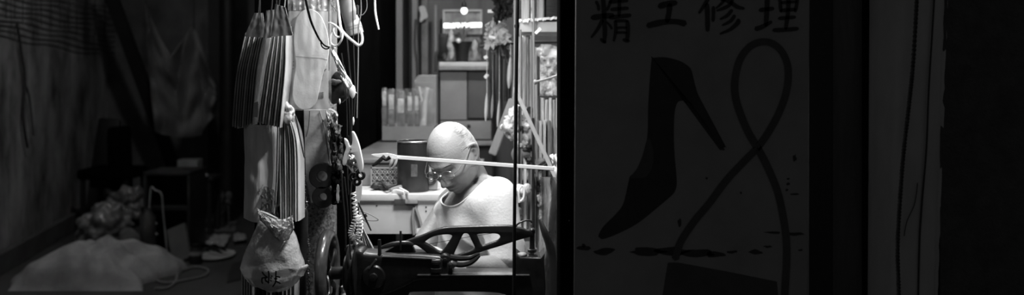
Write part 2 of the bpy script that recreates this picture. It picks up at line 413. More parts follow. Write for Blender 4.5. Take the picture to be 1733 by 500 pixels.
# hanging cloth
def cl(u,v):
    top=[(246,6),(256,30),(270,62),(290,94),(305,72),(328,42),(338,70),(348,100),(362,140)]
    bot=[(262,222),(275,228),(292,231),(310,232),(325,231),(340,228),(350,214),(360,198),(368,172)]
    t=u*8; a=int(min(t,7)); f=t-a
    T=[top[a][i]*(1-f)+top[a+1][i]*f for i in (0,1)]; B=[bot[a][i]*(1-f)+bot[a+1][i]*f for i in (0,1)]
    x=T[0]*(1-v)+B[0]*v; y=T[1]*(1-v)+B[1]*v
    Y=9.45+.10*math.sin((u*3.3+v*1.4)*4.2)*(1-.4*v)+.018*math.sin(u*25+v*9)+.08*noise.noise(V((u*5,v*5,0)))-.12*math.sin(math.pi*u)*v
    return P(x,y,Y)
mb=MB(); mb.grid(cl,72,48,.012); one('draped_cloth',mb,m_cloth,'grey cloth draped from two points on the alley wall with a deep fold','cloth')
for i,(p0,p1) in enumerate([((250,-60),(247,6)),((327,-60),(328,46))]):
    mb=MB(); mb.tube([P(*p0,9.5),P(*p1,9.44)],.009,6,1); one('clothesline',mb,m_rope,['dark line holding the left peak of the draped alley cloth','dark line holding the right peak of the draped alley cloth'][i],'clothesline')
mb=MB(); mb.tube([P(385,-70,9.9),P(386,120,9.9),P(384,372,9.9)],.075,14,4); one('drain_pipe',mb,m_black,'black standing pipe at the end of the alley beside the hanging goods','pipe')
mb=MB(); boxpx(mb,352,371,-60,356,10.5,.1); one('upright_post',mb,m_dark,'dark upright post against the alley back wall behind the draped cloth','post')
# dark chair
ch=thing('office_chair',V((P(190,0,9.3).x,9.5,0)),'black high backed chair half lost in the dark by the stained wall','chair')
mb=MB(); mb.box((P(160,0,9.4).x,9.65,.70),(.22,.06,.68),rot=(-.15,0.08,0),bev=.03); part('backrest',mb,m_black,ch)
mb=MB(); mb.box((P(193,0,9.4).x,9.55,.66),(.22,.09,.62),rot=(-.15,-.1,0),bev=.045); part('cushion',mb,m_matte,ch)
mb=MB(); mb.box((P(192,0,9.3).x,9.3,.55),(.5,.48,.1),bev=.04); part('seat',mb,m_matte,ch)
for sx in (-1,1):
    for sy in (-1,1):
        mb=MB(); mb.bar((P(192,0,9.3).x+sx*.2,9.3+sy*.2,0),(P(192,0,9.3).x+sx*.2,9.3+sy*.2,.52),.04,.04,.005); part('leg',mb,m_black,ch)
# dark cabinet
cb=thing('low_cabinet',V((P(282,0,8.0).x,8.2,0)),'black open low cabinet with a pale strap across its front','cabinet')
X0,X1=P(243,0,8.05).x,P(322,0,8.05).x; zt=P(0,291,8.05).z
mb=MB(); mb.box(((X0+X1)/2,8.25,zt-.015),(X1-X0,.42,.03),bev=.004); part('top',mb,m_dark,cb)
for x in (X0+.012,X1-.012): mb=MB(); mb.box((x,8.25,zt/2-.015),(.024,.42,zt-.03),bev=.003); part('side_panel',mb,m_dark,cb)
mb=MB(); mb.box(((X0+X1)/2,8.45,zt/2-.015),(X1-X0-.05,.02,zt-.03)); part('back_panel',mb,m_dark,cb)
mb=MB(); mb.box(((X0+X1)/2,8.25,.38),(X1-X0-.05,.38,.025)); part('shelf',mb,m_dark,cb)
mb=MB(); mb.tube([P(252,376,7.98),P(253,345,7.97),P(256,318,7.98),P(262,322,7.97),P(273,329,7.97),P(276,360,7.97),P(280,400,7.97),P(283,432,7.97)],.006,6,6); one('pale_strap',mb,m_cloth2,'pale narrow strap looped over the front of the black low cabinet','strap')
for i,(x,y) in enumerate([(257,379),(259,397)]):
    mb=MB(); mb.crumple(P(x,y,7.97),(.04,.02,.018),.3,9,i,20,12); one('plug_socket',mb,M('dull_white_plastic',.4,.5,.1,9),['small pale plug on the cabinet front, upper one','small pale plug on the cabinet front, lower one'][i],'plug')
mb=MB(); mb.bar(P(305,450,7.75)+V((0,.05,.02)),P(300,382,8.0)+V((0,-.03,0)),.17,.02,.01); one('leaning_board',mb,M('dull_card',.1,.8,.3,5),'small dull board leaning on the front right of the low cabinet','board')
# stool with box
sx0,sx1=P(312,0,9.1).x,P(357,0,9.1).x; zt=P(0,300,9.1).z
stl=thing('wooden_stool',V(((sx0+sx1)/2,9.25,0)),'dark wooden stool carrying a pale box beside the bucket','stool')
mb=MB(); mb.box(((sx0+sx1)/2,9.25,zt-.02),(sx1-sx0+.03,.32,.04),bev=.008); part('seat',mb,m_dark,stl)
for sx in (sx0+.02,sx1-.02):
    for sy in (9.12,9.38): mb=MB(); mb.bar((sx,sy,0),(sx,sy,zt-.04),.035,.035,.004); part('leg',mb,m_dark,stl)
for sy in (9.12,9.38):
    for zz in (.16,.42): mb=MB(); mb.bar((sx0+.02,sy,zz),(sx1-.02,sy,zz),.03,.02,.003,up=(0,0,1)); part('stretcher',mb,m_dark,stl)
mb=MB(); boxpx(mb,300,334,271,299.5,9.12,.16,.004); one('cardboard_box',mb,M('dull_pale_card',.22,.8,.15,6),'small pale box standing on the dark stool in the alley','box')
mb=MB(); boxpx(mb,318,333,327,345,9.42,.03,.003); one('paper_sheet',mb,M('dull_pale_card2',.16,.8,.15,6),'pale sheet tucked behind the legs of the dark stool','paper')
for i,(x,y,w) in enumerate([(322,307,.05),(343,298,.05)]):
    mb=MB(); mb.crumple(P(x,y,9.08)+V((0,0,0)),(w,.03,.02),.4,9,i+3,20,12); one('crumpled_paper',mb,m_cloth2,['crumpled pale scrap at the left of the stool top','crumpled dull scrap at the right of the stool top'][i],'paper')
# bucket + rag
bx=P(371,0,9.5)
bk=thing('plastic_bucket',V((bx.x,9.5,0)),'grey bucket on the alley floor right of the dark stool','bucket')
mb=MB(); mb.lathe((bx.x,9.5,0),[(.0,.0),(.048,.0),(.052,.01),(.063,.21),(.067,.215),(.067,.225),(.06,.225),(.048,.02),(0,.02)],28,cap=False); part('shell',mb,M('dull_grey_plastic',.09,.6,.2,6),bk)
mb=MB(); mb.tube([(bx.x-.066,9.5,.215),(bx.x-.05,9.45,.15),(bx.x,9.42,.12),(bx.x+.05,9.45,.15),(bx.x+.066,9.5,.215)],.004,6,6); part('handle',mb,m_steel,bk)
mb=MB(); mb.crumple((bx.x-.005,9.5,.29),(.055,.05,.09),.3,9,2,32,20); one('bundled_rag',mb,m_cloth,'grey rag stuffed in the top of the alley bucket','rag')
mb=MB(); mb.crumple(P(386,338,9.4),(.03,.03,.06),.5,14,4,24,16,sharp=True); mb.bar(P(386,342,9.4),P(388,393,9.35),.008,.008); one('dish_brush',mb,m_cloth,'pale bristled brush standing beside the alley bucket','brush')
# plastic bags & clutter
def fl(px,py): Y=F*1.5/(py-HOR); return P(px,py,Y)
c=fl(172,440); mb=MB(); mb.crumple((c.x,c.y+.1,.20),(.2,.18,.25),.35,9,11,72,54,floor=.002); one('plastic_bag',mb,M('dull_bag_film',.17,.35,.6,9,.6,coat=.3),'crumpled shiny grey plastic bag on the floor behind the cloth bundle','bag')
c=fl(204,427); mb=MB(); mb.crumple((c.x,c.y+.12,.34),(.15,.14,.20),.35,10,13,72,54,floor=.002); one('plastic_bag',mb,M('dull_bag_film2',.11,.4,.6,9,.6,coat=.3),'darker crumpled bag piled right of the shiny plastic bag','bag')
c=fl(220,446); mb=MB(); mb.crumple((c.x,c.y,.12),(.1,.09,.15),.3,9,15,32,24,floor=.002); one('paper_sack',mb,m_cloth,'pale paper sack between the bags and the dark tin','sack')
c=fl(250,445); mb=MB(); mb.lathe((c.x,c.y,0),[(.06,0),(.062,.01),(.06,.2),(.06,.36),(.03,.4),(.03,.42)],24); one('tall_tin',mb,M('dull_tin',.045,.5,.3,7),'tall dark tin standing at the foot of the low cabinet','tin')
# cloth bundle in front
def ss_(v): return min(1,v*14)*min(1,(1-v)*14)
def bund(u,v):
    x=-3.42+u*.92-.06*math.sin(v*6); Y=6.75+v*.85
    h=.27*math.sin(math.pi*min(1,max(0,u)))**.55*math.sin(math.pi*v)**.45
    h*=1+.22*noise.noise(V((u*4,v*3,2)))
    h+=.022*math.sin(u*34+v*7+3*noise.noise(V((u*3,v*3,0))))*(h/.27)+.02*noise.noise(V((u*9,v*9,5)))*(h/.2)
    x+=.04*noise.noise(V((u*2,v*7,7)))
    h*=ss_(v); return V((x,Y,.004+max(0,h)))
mb=MB(); mb.grid(bund,90,50,.01,tdir=(0,0,.003)); one('cloth_bundle',mb,m_cloth2,'heap of pale crumpled cloth lying on the floor at the lower left','cloth')
# floor papers
def sheet(outl,Yo=0,z=.006,amp=.012,seed=0,n=26):
    pts=[fl(*p) for p in outl]; mb=MB()
    def fn(u,v):
        a=pts[0].lerp(pts[1],u); b=pts[3].lerp(pts[2],u); p=a.lerp(b,v)
        return V((p.x,p.y,z+amp*(1+noise.noise(V((u*4+seed,v*4,seed))))))
    return mb.grid(fn,n,n,.003,tdir=(0,0,.002))
one('newspaper_sheet',sheet([(330,404),(390,404),(380,425),(338,418)],amp=.03,seed=1),m_cloth2,'creased pale sheet on the floor behind the lidded jar','paper')
one('newspaper_sheet',sheet([(396,402),(414,403),(418,413),(395,416)],amp=.03,seed=5),m_off if 0 else m_cloth2,'small pale folded sheet on the floor nearest the hanging goods','paper')
c=fl(368,436); mb=MB(); mb.lathe((c.x,c.y,.0),[(0,.004),(.11,.004),(.13,.02),(.135,.022),(.13,.026),(.1,.01),(.001,.01)],36,cap=False,sx=1,sy=1.6); one('oval_tray',mb,m_cloth2,'pale oval tray lying on the alley floor with dark tools','tray')
for i,(x,y,x2,y2) in enumerate([(342,424,362,431),(355,428,383,434),(350,432,376,437)]):
    a=fl(x,y); b=fl(x2,y2); mb=MB(); mb.tube([V((a.x,a.y,.045)),V(((a.x+b.x)/2,(a.y+b.y)/2,.055)),V((b.x,b.y,.04))],[.008,.014,.006],8,5); one('hand_tool',mb,m_black,['dark tool across the tray, farthest back','dark tool across the tray, middle one','dark tool across the tray, nearest the camera'][i],'tool')
c=fl(331,447); jr=thing('lidded_jar',(c.x,c.y,0),'small dark jar with a pale band beside the oval tray','jar')
mb=MB(); mb.lathe((c.x,c.y,0),[(.048,0),(.05,.01),(.05,.1),(.036,.12),(.036,.13)],24); part('body',mb,m_dark,jr)
mb=MB(); mb.lathe((c.x,c.y,.1305),[(.03,0),(.03,.022),(.012,.028)],20); part('lid',mb,m_rubber,jr)
mb=MB(); mb.lathe((c.x,c.y,.07),[(.0512,0),(.0512,.03)],24,cap=False); part('label_band',mb,m_cloth2,jr,'pale paper band')
mb=MB(); mb.tube([V((p.x,p.y,.012)) for p in [fl(262,492),fl(285,490),fl(299,475),fl(296,452),fl(280,443),fl(265,455),fl(261,474),fl(280,482),fl(310,478),fl(345,470),fl(352,460),fl(330,455),fl(305,462)]],.009,6,8); one('floor_cable',mb,M('dull_cable',.22,.6,.1,9),'pale cable looping loosely on the alley floor','cable')
mb=MB(); boxpx(mb,0,1,0,1,1,.01) if 0 else mb.prism([V((fl(a,b).x,fl(a,b).y,.006)) for a,b in [(392,448),(416,440),(425,470),(384,480)]],(0,0,-.006)); one('drain_cover',mb,m_dark,'dark flat drain plate set in the alley floor','drain')
mb=MB(); mb.prism([V((fl(a,b).x,fl(a,b).y,.005)) for a,b in [(318,372),(400,374),(398,392),(330,392)]],(0,0,-.005)); one('floor_mat',mb,M('dull_mat',.16,.9,.2,9),'paler flat mat on the floor under the bucket and stool','mat')
# ============================================================ STALL INTERIOR (rear)
m_board1=M('painted_board',.28,.65,.2,5,.1,stretch=(4,4,.5)); m_board2=M('dark_board',.05,.7,.3,6,.1,stretch=(4,4,.5))
BY=5.98
boards=[(646,663,.035,'dark narrow wall board beside the black side wall',m_board2),(664,681,.05,'broad pale wall board left of the black gap',m_board1),(683,690,.04,'thin dark board between pale wall boards',m_board2),(697,706,.045,'pale wall board right of the black gap',m_board1),(713,724,.04,'stained wall board left of the window frame',M('stained_board',.2,.7,.5,6,.1))]
for i,(a,b,t,lab,mm) in enumerate(boards):
    mb=MB(); boxpx(mb,a,b,-60,538,BY-t,t,.004); one('wall_board',mb,mm,lab,'board','boards standing against the rear wall')
mb=MB(); mb.tube([P(694,-60,5.85),P(694,550,5.85)],.011,12,1); one('black_gap_rod',mb,m_black,'thin black rod standing for the dark gap between the rear wall boards','pipe')  # black rod put where the boards leave only a dark gap
mb=MB(); mb.tube([P(709,20,5.85),P(708,60,5.84),P(711,100,5.85),P(710,180,5.85)],.007,8,5); one('hanging_wire',mb,m_black,'dark wire hanging over the rear wall boards','wire')
mb=MB(); mb.prism(smooth_path([P(a,b,5.89) for a,b in [(709,12),(718,10),(722,20),(724,29),(716,34),(712,38),(709,34),(712,26)]],2,True),.002); one('pinned_paper',mb,m_off,'torn pale paper pinned high on the rear wall boards','paper')
mb=MB(); boxpx(mb,735,739,8,122,5.8,.03,.003); one('wall_batten',mb,m_board1,'thin pale batten left of the window frame','batten')
# glazed opening / frame with tube light
wf=thing('framed_notice',P(782,62,5.9),'pale framed glazed picture on the rear wall behind the tube light','picture frame')
for (x0,x1,y0,y1) in [(749,816,16,19.5),(749,752.5,19.5,58),(812.5,816,19.5,58)]:
    mb=MB(); boxpx(mb,x0,x1,y0,y1,5.88,.03,.003); part('frame_bar',mb,m_off,wf)
mb=MB(); boxpx(mb,752,813,19,58,5.9,.012); part('picture_sheet',mb,M('mottled_notice',.3,.3,.6,22,.05,detail=8),wf)
mb=MB(); boxpx(mb,753,814,59,103,5.93,.01); one('patterned_cloth',mb,M('mottled_cloth',.26,.7,.75,26,.1,detail=4),'mottled pale cloth hanging below the rear framed picture','cloth')
tl=thing('tube_light',P(782,43,5.7),'bright fluorescent tube light across the rear framed picture','lamp')
mb=MB(); a=P(751,43.5,5.72); b=P(815,42,5.72); mb.tube([a,b],.013,14,1); part('tube',mb,M('glowing_tube',.9,.4,0,5,0,emit=3.2),tl)
mb=MB(); mb.bar(a+V((0,.025,0)),b+V((0,.025,0)),.03,.02,.004,up=(0,1,0)); part('holder',mb,m_white,tl)
bl=thing('light_bulb',P(785,12,5.5),'round glowing bulb hanging before the top of the rear frame','bulb')
mb=MB(); mb.ell(P(785.5,18,5.5),(.018,.018,.02)); part('glass',mb,M('glowing_glass',.9,.4,0,5,0,emit=2.5),bl)
mb=MB(); c=P(785.5,9,5.5); mb.lathe(c-V((0,0,.014)),[(.012,0),(.014,.01),(.012,.028),(.006,.034)],16); part('socket',mb,m_rubber,bl)
mb=MB(); mb.tube([c+V((0,0,.015)),c+V((0,0,.6))],.004,6,1); part('cord',mb,m_rubber,bl)
# altar ledge & items
LZ=P(0,105,5.25).z
lg=thing('rear_ledge',P(782,118,5.5),'pale ledge with a thick front edge below the rear frame','ledge')
mb=MB(); a=P(743,0,5.25).x; b=P(826,0,5.25).x; mb.box(((a+b)/2,5.6,LZ-.012),(b-a,.7,.024),bev=.003); part('shelf_board',mb,m_off,lg)
mb=MB(); mb.box(((a+b)/2,5.255,LZ-.024-.008),(b-a,.02,.022),bev=.003); part('front_lip',mb,m_board1,lg)
# rear objects on ledge
pt=thing('planter_pot',P(782,104,5.45),'black flared pot in the middle of the rear ledge','pot')
c=P(782,105,5.45); mb=MB(); mb.lathe((c.x,5.45,LZ+.001),[(0,0),(.032,0),(.034,.01),(.04,.07),(.055,.104),(.057,.112),(.05,.112),(.036,.07),(0,.03)],28,cap=False); part('shell',mb,m_black,pt)
mb=MB(); random.seed(3)
for i in range(26):
    an=random.uniform(0,6.28); r=random.uniform(.02,.085); h=random.uniform(.12,.2)
    p0=V((c.x,5.45,LZ+.09)); mb.tube([p0,p0+V((math.cos(an)*r*.5,math.sin(an)*r*.5,h*.6)),p0+V((math.cos(an)*r,math.sin(an)*r,h*.7))],[.003,.008,.002],6,4,flat=.3)
part('foliage',mb,M('dull_leaf',.25,.6,.4,30,.1),pt)
for i,(x,y0,y1,w,lab,g) in enumerate([(764,52,104,12,'pale crinkled streamer left of the black pot',.5),(803,70,104,11,'pale mottled bundle right of the black pot',.4),(752,92,104,9,'dark low bowl at the left end of the rear ledge',.08)]):
    a=P(x,y0,5.45); b=P(x,y1,5.45); h=a.z-LZ; r=w/F*5.45/2
    mb=MB(); mb.crumple((a.x,5.45+.02*i,LZ+h/2+.012),(r,r,h/2),.35,16,i,28,40,sharp=True); one(['paper_streamer','flower_bundle','small_bowl'][i],mb,M('ledge_item_%s'%'abc'[i],g,.7,.5,30,.3),lab,['streamer','flowers','bowl'][i])
mb=MB(); mb.ell(P(776,69,5.38),(.013,.013,.013)); one('round_ornament',mb,M('glossy_white',.9,.2,.03,5,0),'small round white ornament above the rim of the black pot','ornament')
mb=MB(); boxpx(mb,742,757,56,98,5.62,.05,.01); one('dark_bottle_box',mb,m_black,'tall dark box left on the rear ledge below the frame corner','box')
# tall cabinet below ledge
tc=thing('rear_cabinet',V((P(786,0,5.3).x,5.6,0)),'grey cabinet under the rear ledge with a wide drawer','cabinet')
X0=P(741,0,5.3).x; X1=P(833,0,5.3).x; zt=LZ-.04
mb=MB(); mb.box(((X0+X1)/2,5.62,zt/2),(X1-X0,.62,zt),bev=.004); part('body',mb,m_board2,tc)
mb=MB(); boxpx(mb,745,790,122,203,5.285,.022,.003); part('door',mb,M('grey_door_board',.27,.6,.15,6,.08),tc,'pale left door')
mb=MB(); boxpx(mb,792,831,122,200,5.285,.02,.003); part('door',mb,M('dark_door_board',.085,.6,.2,6,.08),tc,'dark right door')
mb=MB(); boxpx(mb,745,831,205,236,5.275,.032,.003); d=part('drawer',mb,M('drawer_front',.24,.6,.15,6,.08),tc)
c=P(793.5,214,5.272); mb=MB(); mb.lathe((c.x,5.262,c.z),[(.008,0),(.01,.004),(.006,.013)],16,axis='y'); part('knob',mb,m_black,d)
mb=MB(); boxpx(mb,745,833,239,246.5,5.25,.05,.003); part('rail',mb,m_board1,tc)
# slanted-top chest
q=thing('slant_top_chest',V((P(718,0,5.2).x,5.3,0)),'grey slant topped chest left of the rear cabinet','chest')
a=[P(700,136,5.12),P(709,127,5.12),P(738,127,5.12),P(738,300,5.12),P(700,300,5.12)]; 
mb=MB(); a[3].z=0; a[4].z=0; mb.prism(a,.14); part('body',mb,M('chest_paint',.3,.6,.15,7,.08),q,bev=.004)
mb=MB(); boxpx(mb,703,735,140,236,5.112,.008,.002); part('front_panel',mb,M('chest_panel',.24,.6,.15,7,.08),q)
# long low chest along the side wall with clear bin on it
lc=thing('long_crate',(-.50,4.5,1.052),'long grey crate lying on the workbench along the dark wall','crate')
CT=P(0,270,3.88).z; BT=1.05
mb=MB(); mb.box((-.525,4.48,(CT+BT)/2-.004),(.25,1.2,CT-BT-.012),bev=.004); part('body',mb,m_mid,lc)
mb=MB(); mb.box((-.525,4.475,CT-.006),(.26,1.22,.014),bev=.003); part('lid',mb,M('crate_lid',.16,.4,.25,6,.1),lc)
# ornate drawer box in front
ob=thing('carved_box',P(651,316,3.82),'small dark box with an ornate relief front on the workbench','box')
mb=MB(); a=P(627,284,3.80); b=P(675,315.5,3.80); cc=V(((a.x+b.x)/2,3.835,(a.z+BT)/2)); mb.box(cc,(b.x-a.x,.05,a.z-BT-.003),bev=.002); part('body',mb,M('carved_box_paint',.05,.4,.3,8),ob)
mb=MB(); 
for i in range(5):
    for j in range(3):
        x=a.x+.014+(b.x-a.x-.028)*i/4; z=BT+.016+(a.z-BT-.034)*j/2
        mb.torus((x,3.808,z),.0085,.0022,'y',16,6); mb.ell((x,3.808,z),(.003,.002,.003),seg=8,ring=6)
part('relief',mb,M('relief_metal',.5,.35,.5,60,.2,metal=.6),ob,'pale relief ornament')
mb=MB(); 
for x0,x1,z0,z1 in [(a.x,b.x,a.z-.005,a.z),(a.x,b.x,BT+.002,BT+.007),(a.x,a.x+.005,BT,a.z),(b.x-.005,b.x,BT,a.z)]: mb.box(((x0+x1)/2,3.808,(z0+z1)/2),(x1-x0,.006,z1-z0))
part('edge_trim',mb,m_grey,ob)
# clear bin with packets
BN=5.0; bz=CT+.006
bn=thing('clear_bin',V((P(690,0,4.9).x,4.95,bz)),'clear plastic bin of wrapped packets on the long crate','bin')
x0=P(647,0,4.8).x; x1=P(735,0,4.8).x; zt=P(0,150,4.8).z; z1=P(0,214,4.8).z
mb=MB()
mb.box(((x0+x1)/2,4.8,(bz+z1)/2+.002),(x1-x0,.008,z1-bz-.006)); mb.box(((x0+x1)/2,5.06,(bz+z1)/2+.002),(x1-x0,.008,z1-bz-.006))
mb.box((x0+.004,4.93,(bz+z1)/2+.002),(.008,.27,z1-bz-.006)); mb.box((x1-.004,4.93,(bz+z1)/2+.002),(.008,.27,z1-bz-.006)); part('tray',mb,M('bin_tray',.3,.5,.2,8,.1,alpha=.9),bn)
mb=MB(); mb.box(((x0+x1)/2,4.94,bz+.006),(x1-x0,.28,.008)); part('tray_base',mb,m_mid,bn)
mb=MB()
def filmf(u,v):
    x=x0+(x1-x0)*u; z=z1+(zt-z1)*v; return V((x+.01*noise.noise(V((u*4,v*4,1))),4.79+.012*noise.noise(V((u*6,v*5,3)))+.004*math.sin(u*40),z+.02*noise.noise(V((u*3,8,1)))*v))
mb.grid(filmf,40,24,.001); part('film',mb,M('bin_film',.8,.1,.1,20,.3,alpha=.09,coat=.5,bscale=14),bn)
packs=[(651,148,212,8,.35),(663,150,211,11,.3),(679,153,211,13,.32),(694,156,211,9,.22),(706,152,211,8,.25)]
m_pack=M('packet_print',.55,.35,.6,28,.1,detail=3)
for i,(px,y0,y1,w,g) in enumerate(packs):
    c=P(px,y1,4.86); zt2=P(0,y0,4.86).z; ww=w/F*4.86
    p=thing('wrapped_packet',(c.x,4.86,bz+.014),['leftmost narrow wrapped packet in the clear bin','second wrapped packet from the left in the clear bin, with pale print','third and widest wrapped packet in the clear bin','dark wrapped packet right of the widest one in the clear bin','rightmost dark wrapped packet, beside the white roll in the clear bin'][i],'packet','wrapped packets in the clear bin')
    mb=MB(); mb.box((c.x,4.86,(zt2+bz+.014)/2),(ww,.03,zt2-bz-.014),bev=.008); part('wrapper',mb,M('packet_wrap',.1,.25,.5,25,.3,coat=.5),p)
    mb=MB(); mb.box((c.x,4.8435,zt2-.055-.01*(i%3)),(ww*.8,.004,.07),bev=.001); part('printed_band',mb,m_pack,p)
for i,(pp,lab) in enumerate([([(723,148),(719,175),(717,212)],'long white roll standing at the right of the clear bin'),([(709,147),(711,160),(714,172)],'short white roll leaning inside the clear bin')]):
    mb=MB(); mb.tube([P(x,y,4.84) for x,y in pp],.013 if i==0 else .007,10,4); one('white_roll',mb,m_off,lab,'roll')
# dark square can before the crate
cn=thing('dark_canister',V((P(699,0,3.72).x,3.72,1.052)),'big dark cylindrical canister standing on the workbench left of the man','canister')
c=P(699,315,3.72); R=27/F*3.72; zt=P(0,238,3.68).z
mb=MB(); mb.lathe((c.x,3.725,BT+.001),[(R*.96,0),(R,.008),(R,zt-BT-.02),(R*.97,zt-BT-.004),(R*.9,zt-BT-.004),(R*.9,.02),(0,.02)],40,cap=False); part('shell',mb,M('dark_tin_paint',.035,.35,.5,5,.15,metal=.3),cn)
mb=MB(); mb.torus((c.x,3.725,zt-.006),R*.99,.0035,'z',48,8); part('rim',mb,m_steel,cn)
mb=MB()
def lf(u,v): an=math.pi*(1.25+.3*u); r=R+.0015; return V((c.x+math.cos(an)*r+.012,3.725+math.sin(an)*r,BT+.06+.045*v))
mb.grid(lf,8,4,.0008); part('paper_label',mb,M('worn_label',.1,.8,.6,30,.1),cn)
# workbench
bh=thing('workbench',(-.4,3.9,0),'workbench with a pale top and a white front panel behind the man','workbench')
XL=-.655; XR=P(800,0,3.6).x
m_bt=M('worn_bench_top',.55,.5,.22,9,.1,stretch=(.6,3,1)); m_bf=M('white_bench_panel',.66,.45,.08,5,.05)
mb=MB(); mb.box(((XL+XR)/2,4.34,BT-.012),(XR-XL,1.5,.024),bev=.003); part('worktop',mb,m_bt,bh)
mb=MB(); mb.box(((XL+XR)/2,3.6,P(0,334,3.6).z),(XR-XL,.03,.024),bev=.003); part('front_edge',mb,m_off,bh)
zt=P(0,340,3.6).z; zb=P(0,397,3.6).z
mb=MB(); mb.box(((XL+XR)/2,3.615,(zt+zb)/2),(XR-XL,.02,zt-zb),bev=.002); part('front_panel',mb,m_bf,bh,'white front panel')
mb=MB(); 
for sx in (XL+.03,XR-.03):
    for sy in (3.65,5.05): mb=MB(); mb.bar((sx,sy,0),(sx,sy,BT-.026),.05,.05,.004); part('leg',mb,m_dark,bh)
mb=MB(); mb.box(((XL+XR)/2,3.64,zb/2+.0),(XR-XL-.12,.02,zb-.1)); part('lower_panel',mb,M('dark_lower_panel',.06,.6,.2,5,.05),bh)
h=part('drawer_pull',MB().box(P(687.5,342.5,3.59)+V((0,0,0)),(40/F*3.59,.018,11/F*3.59),bev=.003),M('pull_brown',.07,.5,.2,9),bh,'dark recessed pull')
mb=MB(); mb.box(P(696.5,341.5,3.578),(21/F*3.59,.008,7/F*3.59),bev=.001); part('pull_plate',mb,m_grey,h)
for i,(x,y) in enumerate([(637.5,349),(721,351),(721,358)]):
    mb=MB(); mb.lathe(P(x,y,3.6035),[(.003,0),(.0025,-.002)],12,axis='y'); part('screw',mb,m_rubber,bh)
# things on the bench
random.seed(11)
def pt3(px,py,Y=3.72): 
    return P(px,py,Y)
def on_bench(px,py):
    Y=(EYE-BT)*F/(py-HOR); return P(px,py,Y)
for i,(pp,r,lab) in enumerate([([(640,318),(662,322),(688,317)],.006,'dark pliers handle lying left on the bench'),([(655,327),(675,321),(700,317),(722,313)],.0065,'long dark tool lying across the bench toward the man'),([(660,331),(682,325),(705,321),(726,319)],.005,'second long tool lying just in front of the first'),([(632,312),(645,320),(655,328)],.0055,'short dark tool slanting at the left of the bench')]):
    mb=MB(); mb.tube([on_bench(x,y)+V((0,0,.012+.004*i)) for x,y in pp],[r,r*1.6,r,r*.7],8,5); one('hand_tool',mb,m_dark if i%2 else m_grey,lab,'tool','tools lying on the workbench')
for i,(x,y) in enumerate([(645,322),(668,318)]):
    c=on_bench(x,y); mb=MB(); mb.crumple(c+V((0,0,.014)),(.04,.03,.016),.6,22,i+8,32,20,floor=BT+.001,sharp=True); one('leather_scrap',mb,m_rubber,['dark crumpled leather scrap at the left on the bench','dark leather scrap in the middle of the bench'][i],'leather')
for i,(pp,lab) in enumerate([([(668,324),(678,328),(691,333)],'white crumpled paper strip on the bench edge, right one'),([(662,330),(672,331),(684,333)],'white crumpled paper strip on the bench edge, left one')]):
    mb=MB(); mb.tube([on_bench(x,y)+V((0,0,.012)) for x,y in pp],[.004,.011,.006],7,4,flat=.5); one('paper_strip',mb,m_white,lab,'paper')
c=on_bench(729,322); dv=thing('table_clamp',c,'metal clamp with a round jaw standing on the bench before the face','clamp')
mb=MB(); mb.box(c+V((0,0,.035)),(.05,.04,.066),bev=.006); part('body',mb,m_grey,dv)
mb=MB(); mb.torus(c+V((.0,-.026,.045)),.019,.006,'y',24,8); part('ring',mb,m_rubber,dv)
# pliers hanging on the panel
pl=thing('hanging_shears',P(706,395,3.56),'grey handled shears hanging open on the white bench panel','shears')
for s in (0,1):
    pp=[(701.5,349),(699,362),(699,378),(700.5,398)] if s==0 else [(701.5,349),(706,360),(711,376),(716,396)]
    mb=MB(); mb.tube([P(x,y,3.585) for x,y in pp],[.006,.0085,.009,.0075],10,5,flat=.7); part('handle',mb,m_grey,pl)
mb=MB(); mb.prism([P(x,y,3.574) for x,y in [(705,388),(714,386),(718,397),(706,399)]],.004); part('white_tag',mb,m_white,pl,'white wrapped tag')
mb=MB(); mb.lathe(P(701.5,349,3.59),[(.006,0),(.004,-.012)],12,axis='y'); part('pivot',mb,m_black,pl)
mb=MB(); mb.prism([P(a,b,3.63) for a,b in [(640,396),(655,396),(655,397),(640,397)]],.005) ; mb.bm.free()

# ============================================================ RIGHT SIDE SHELVES
m_pvc=M('clear_film_strips',.8,.2,.4,6,.35,alpha=.75,coat=.4,stretch=(14,14,1)); m_streak=M('streaked_packet',.5,.35,.7,6,.2,stretch=(22,22,.8),coat=.2,detail=4)
m_streak2=M('pale_streaked_packet',.78,.35,.5,6,.2,stretch=(22,22,.8),coat=.2,detail=4)
m_pebble=M('pebbly_print',.6,.4,.9,34,.4,detail=2)
S=3.72
us=thing('shelf_unit',V((.12,S+.1,0)),'tall wooden shelf unit crammed with packets right of the man','shelf unit')
for px,w in [(872,.012),(902.5,.010)]:
    mb=MB(); x=P(px,0,S).x; mb.box((x,S,1.0),(w,.014,2.0),bev=.002); part('upright',mb,m_mid,us)
mb=MB(); mb.box((.41,S+.2,1.0),(.02,.4,2.0)); part('upright',mb,m_mid,us)
for (y0,y1,lab) in [(37,54,'pale front board'),(306,312,None),(440,447,None)]:
    mb=MB(); a=P(880,y0,S); x1=.41; b=P(0,y1,S); mb.box(((a.x+x1)/2,S+.2,(a.z+b.z)/2),(x1-a.x,.4,a.z-b.z),bev=.002); part('shelf_board',mb,m_off if lab else m_mid,us,lab)
# torn paper liner over shelf edge
mb=MB(); xa=P(878,0,S-.01).x; xb=P(950,0,S-.01).x
def torn(u,v):
    x=xa+(xb-xa)*u; top=P(0,35-6*u,S).z; return V((x,S-.012-.012*v,top-.002+.005*noise.noise(V((u*14,0,0)))-v*(.006+.008*noise.noise(V((u*22,3,0))))+ (1-v)*.004))
mb.grid(torn,60,3,.001); one('shelf_liner',mb,m_white,'torn white paper liner over the upper shelf edge','paper')
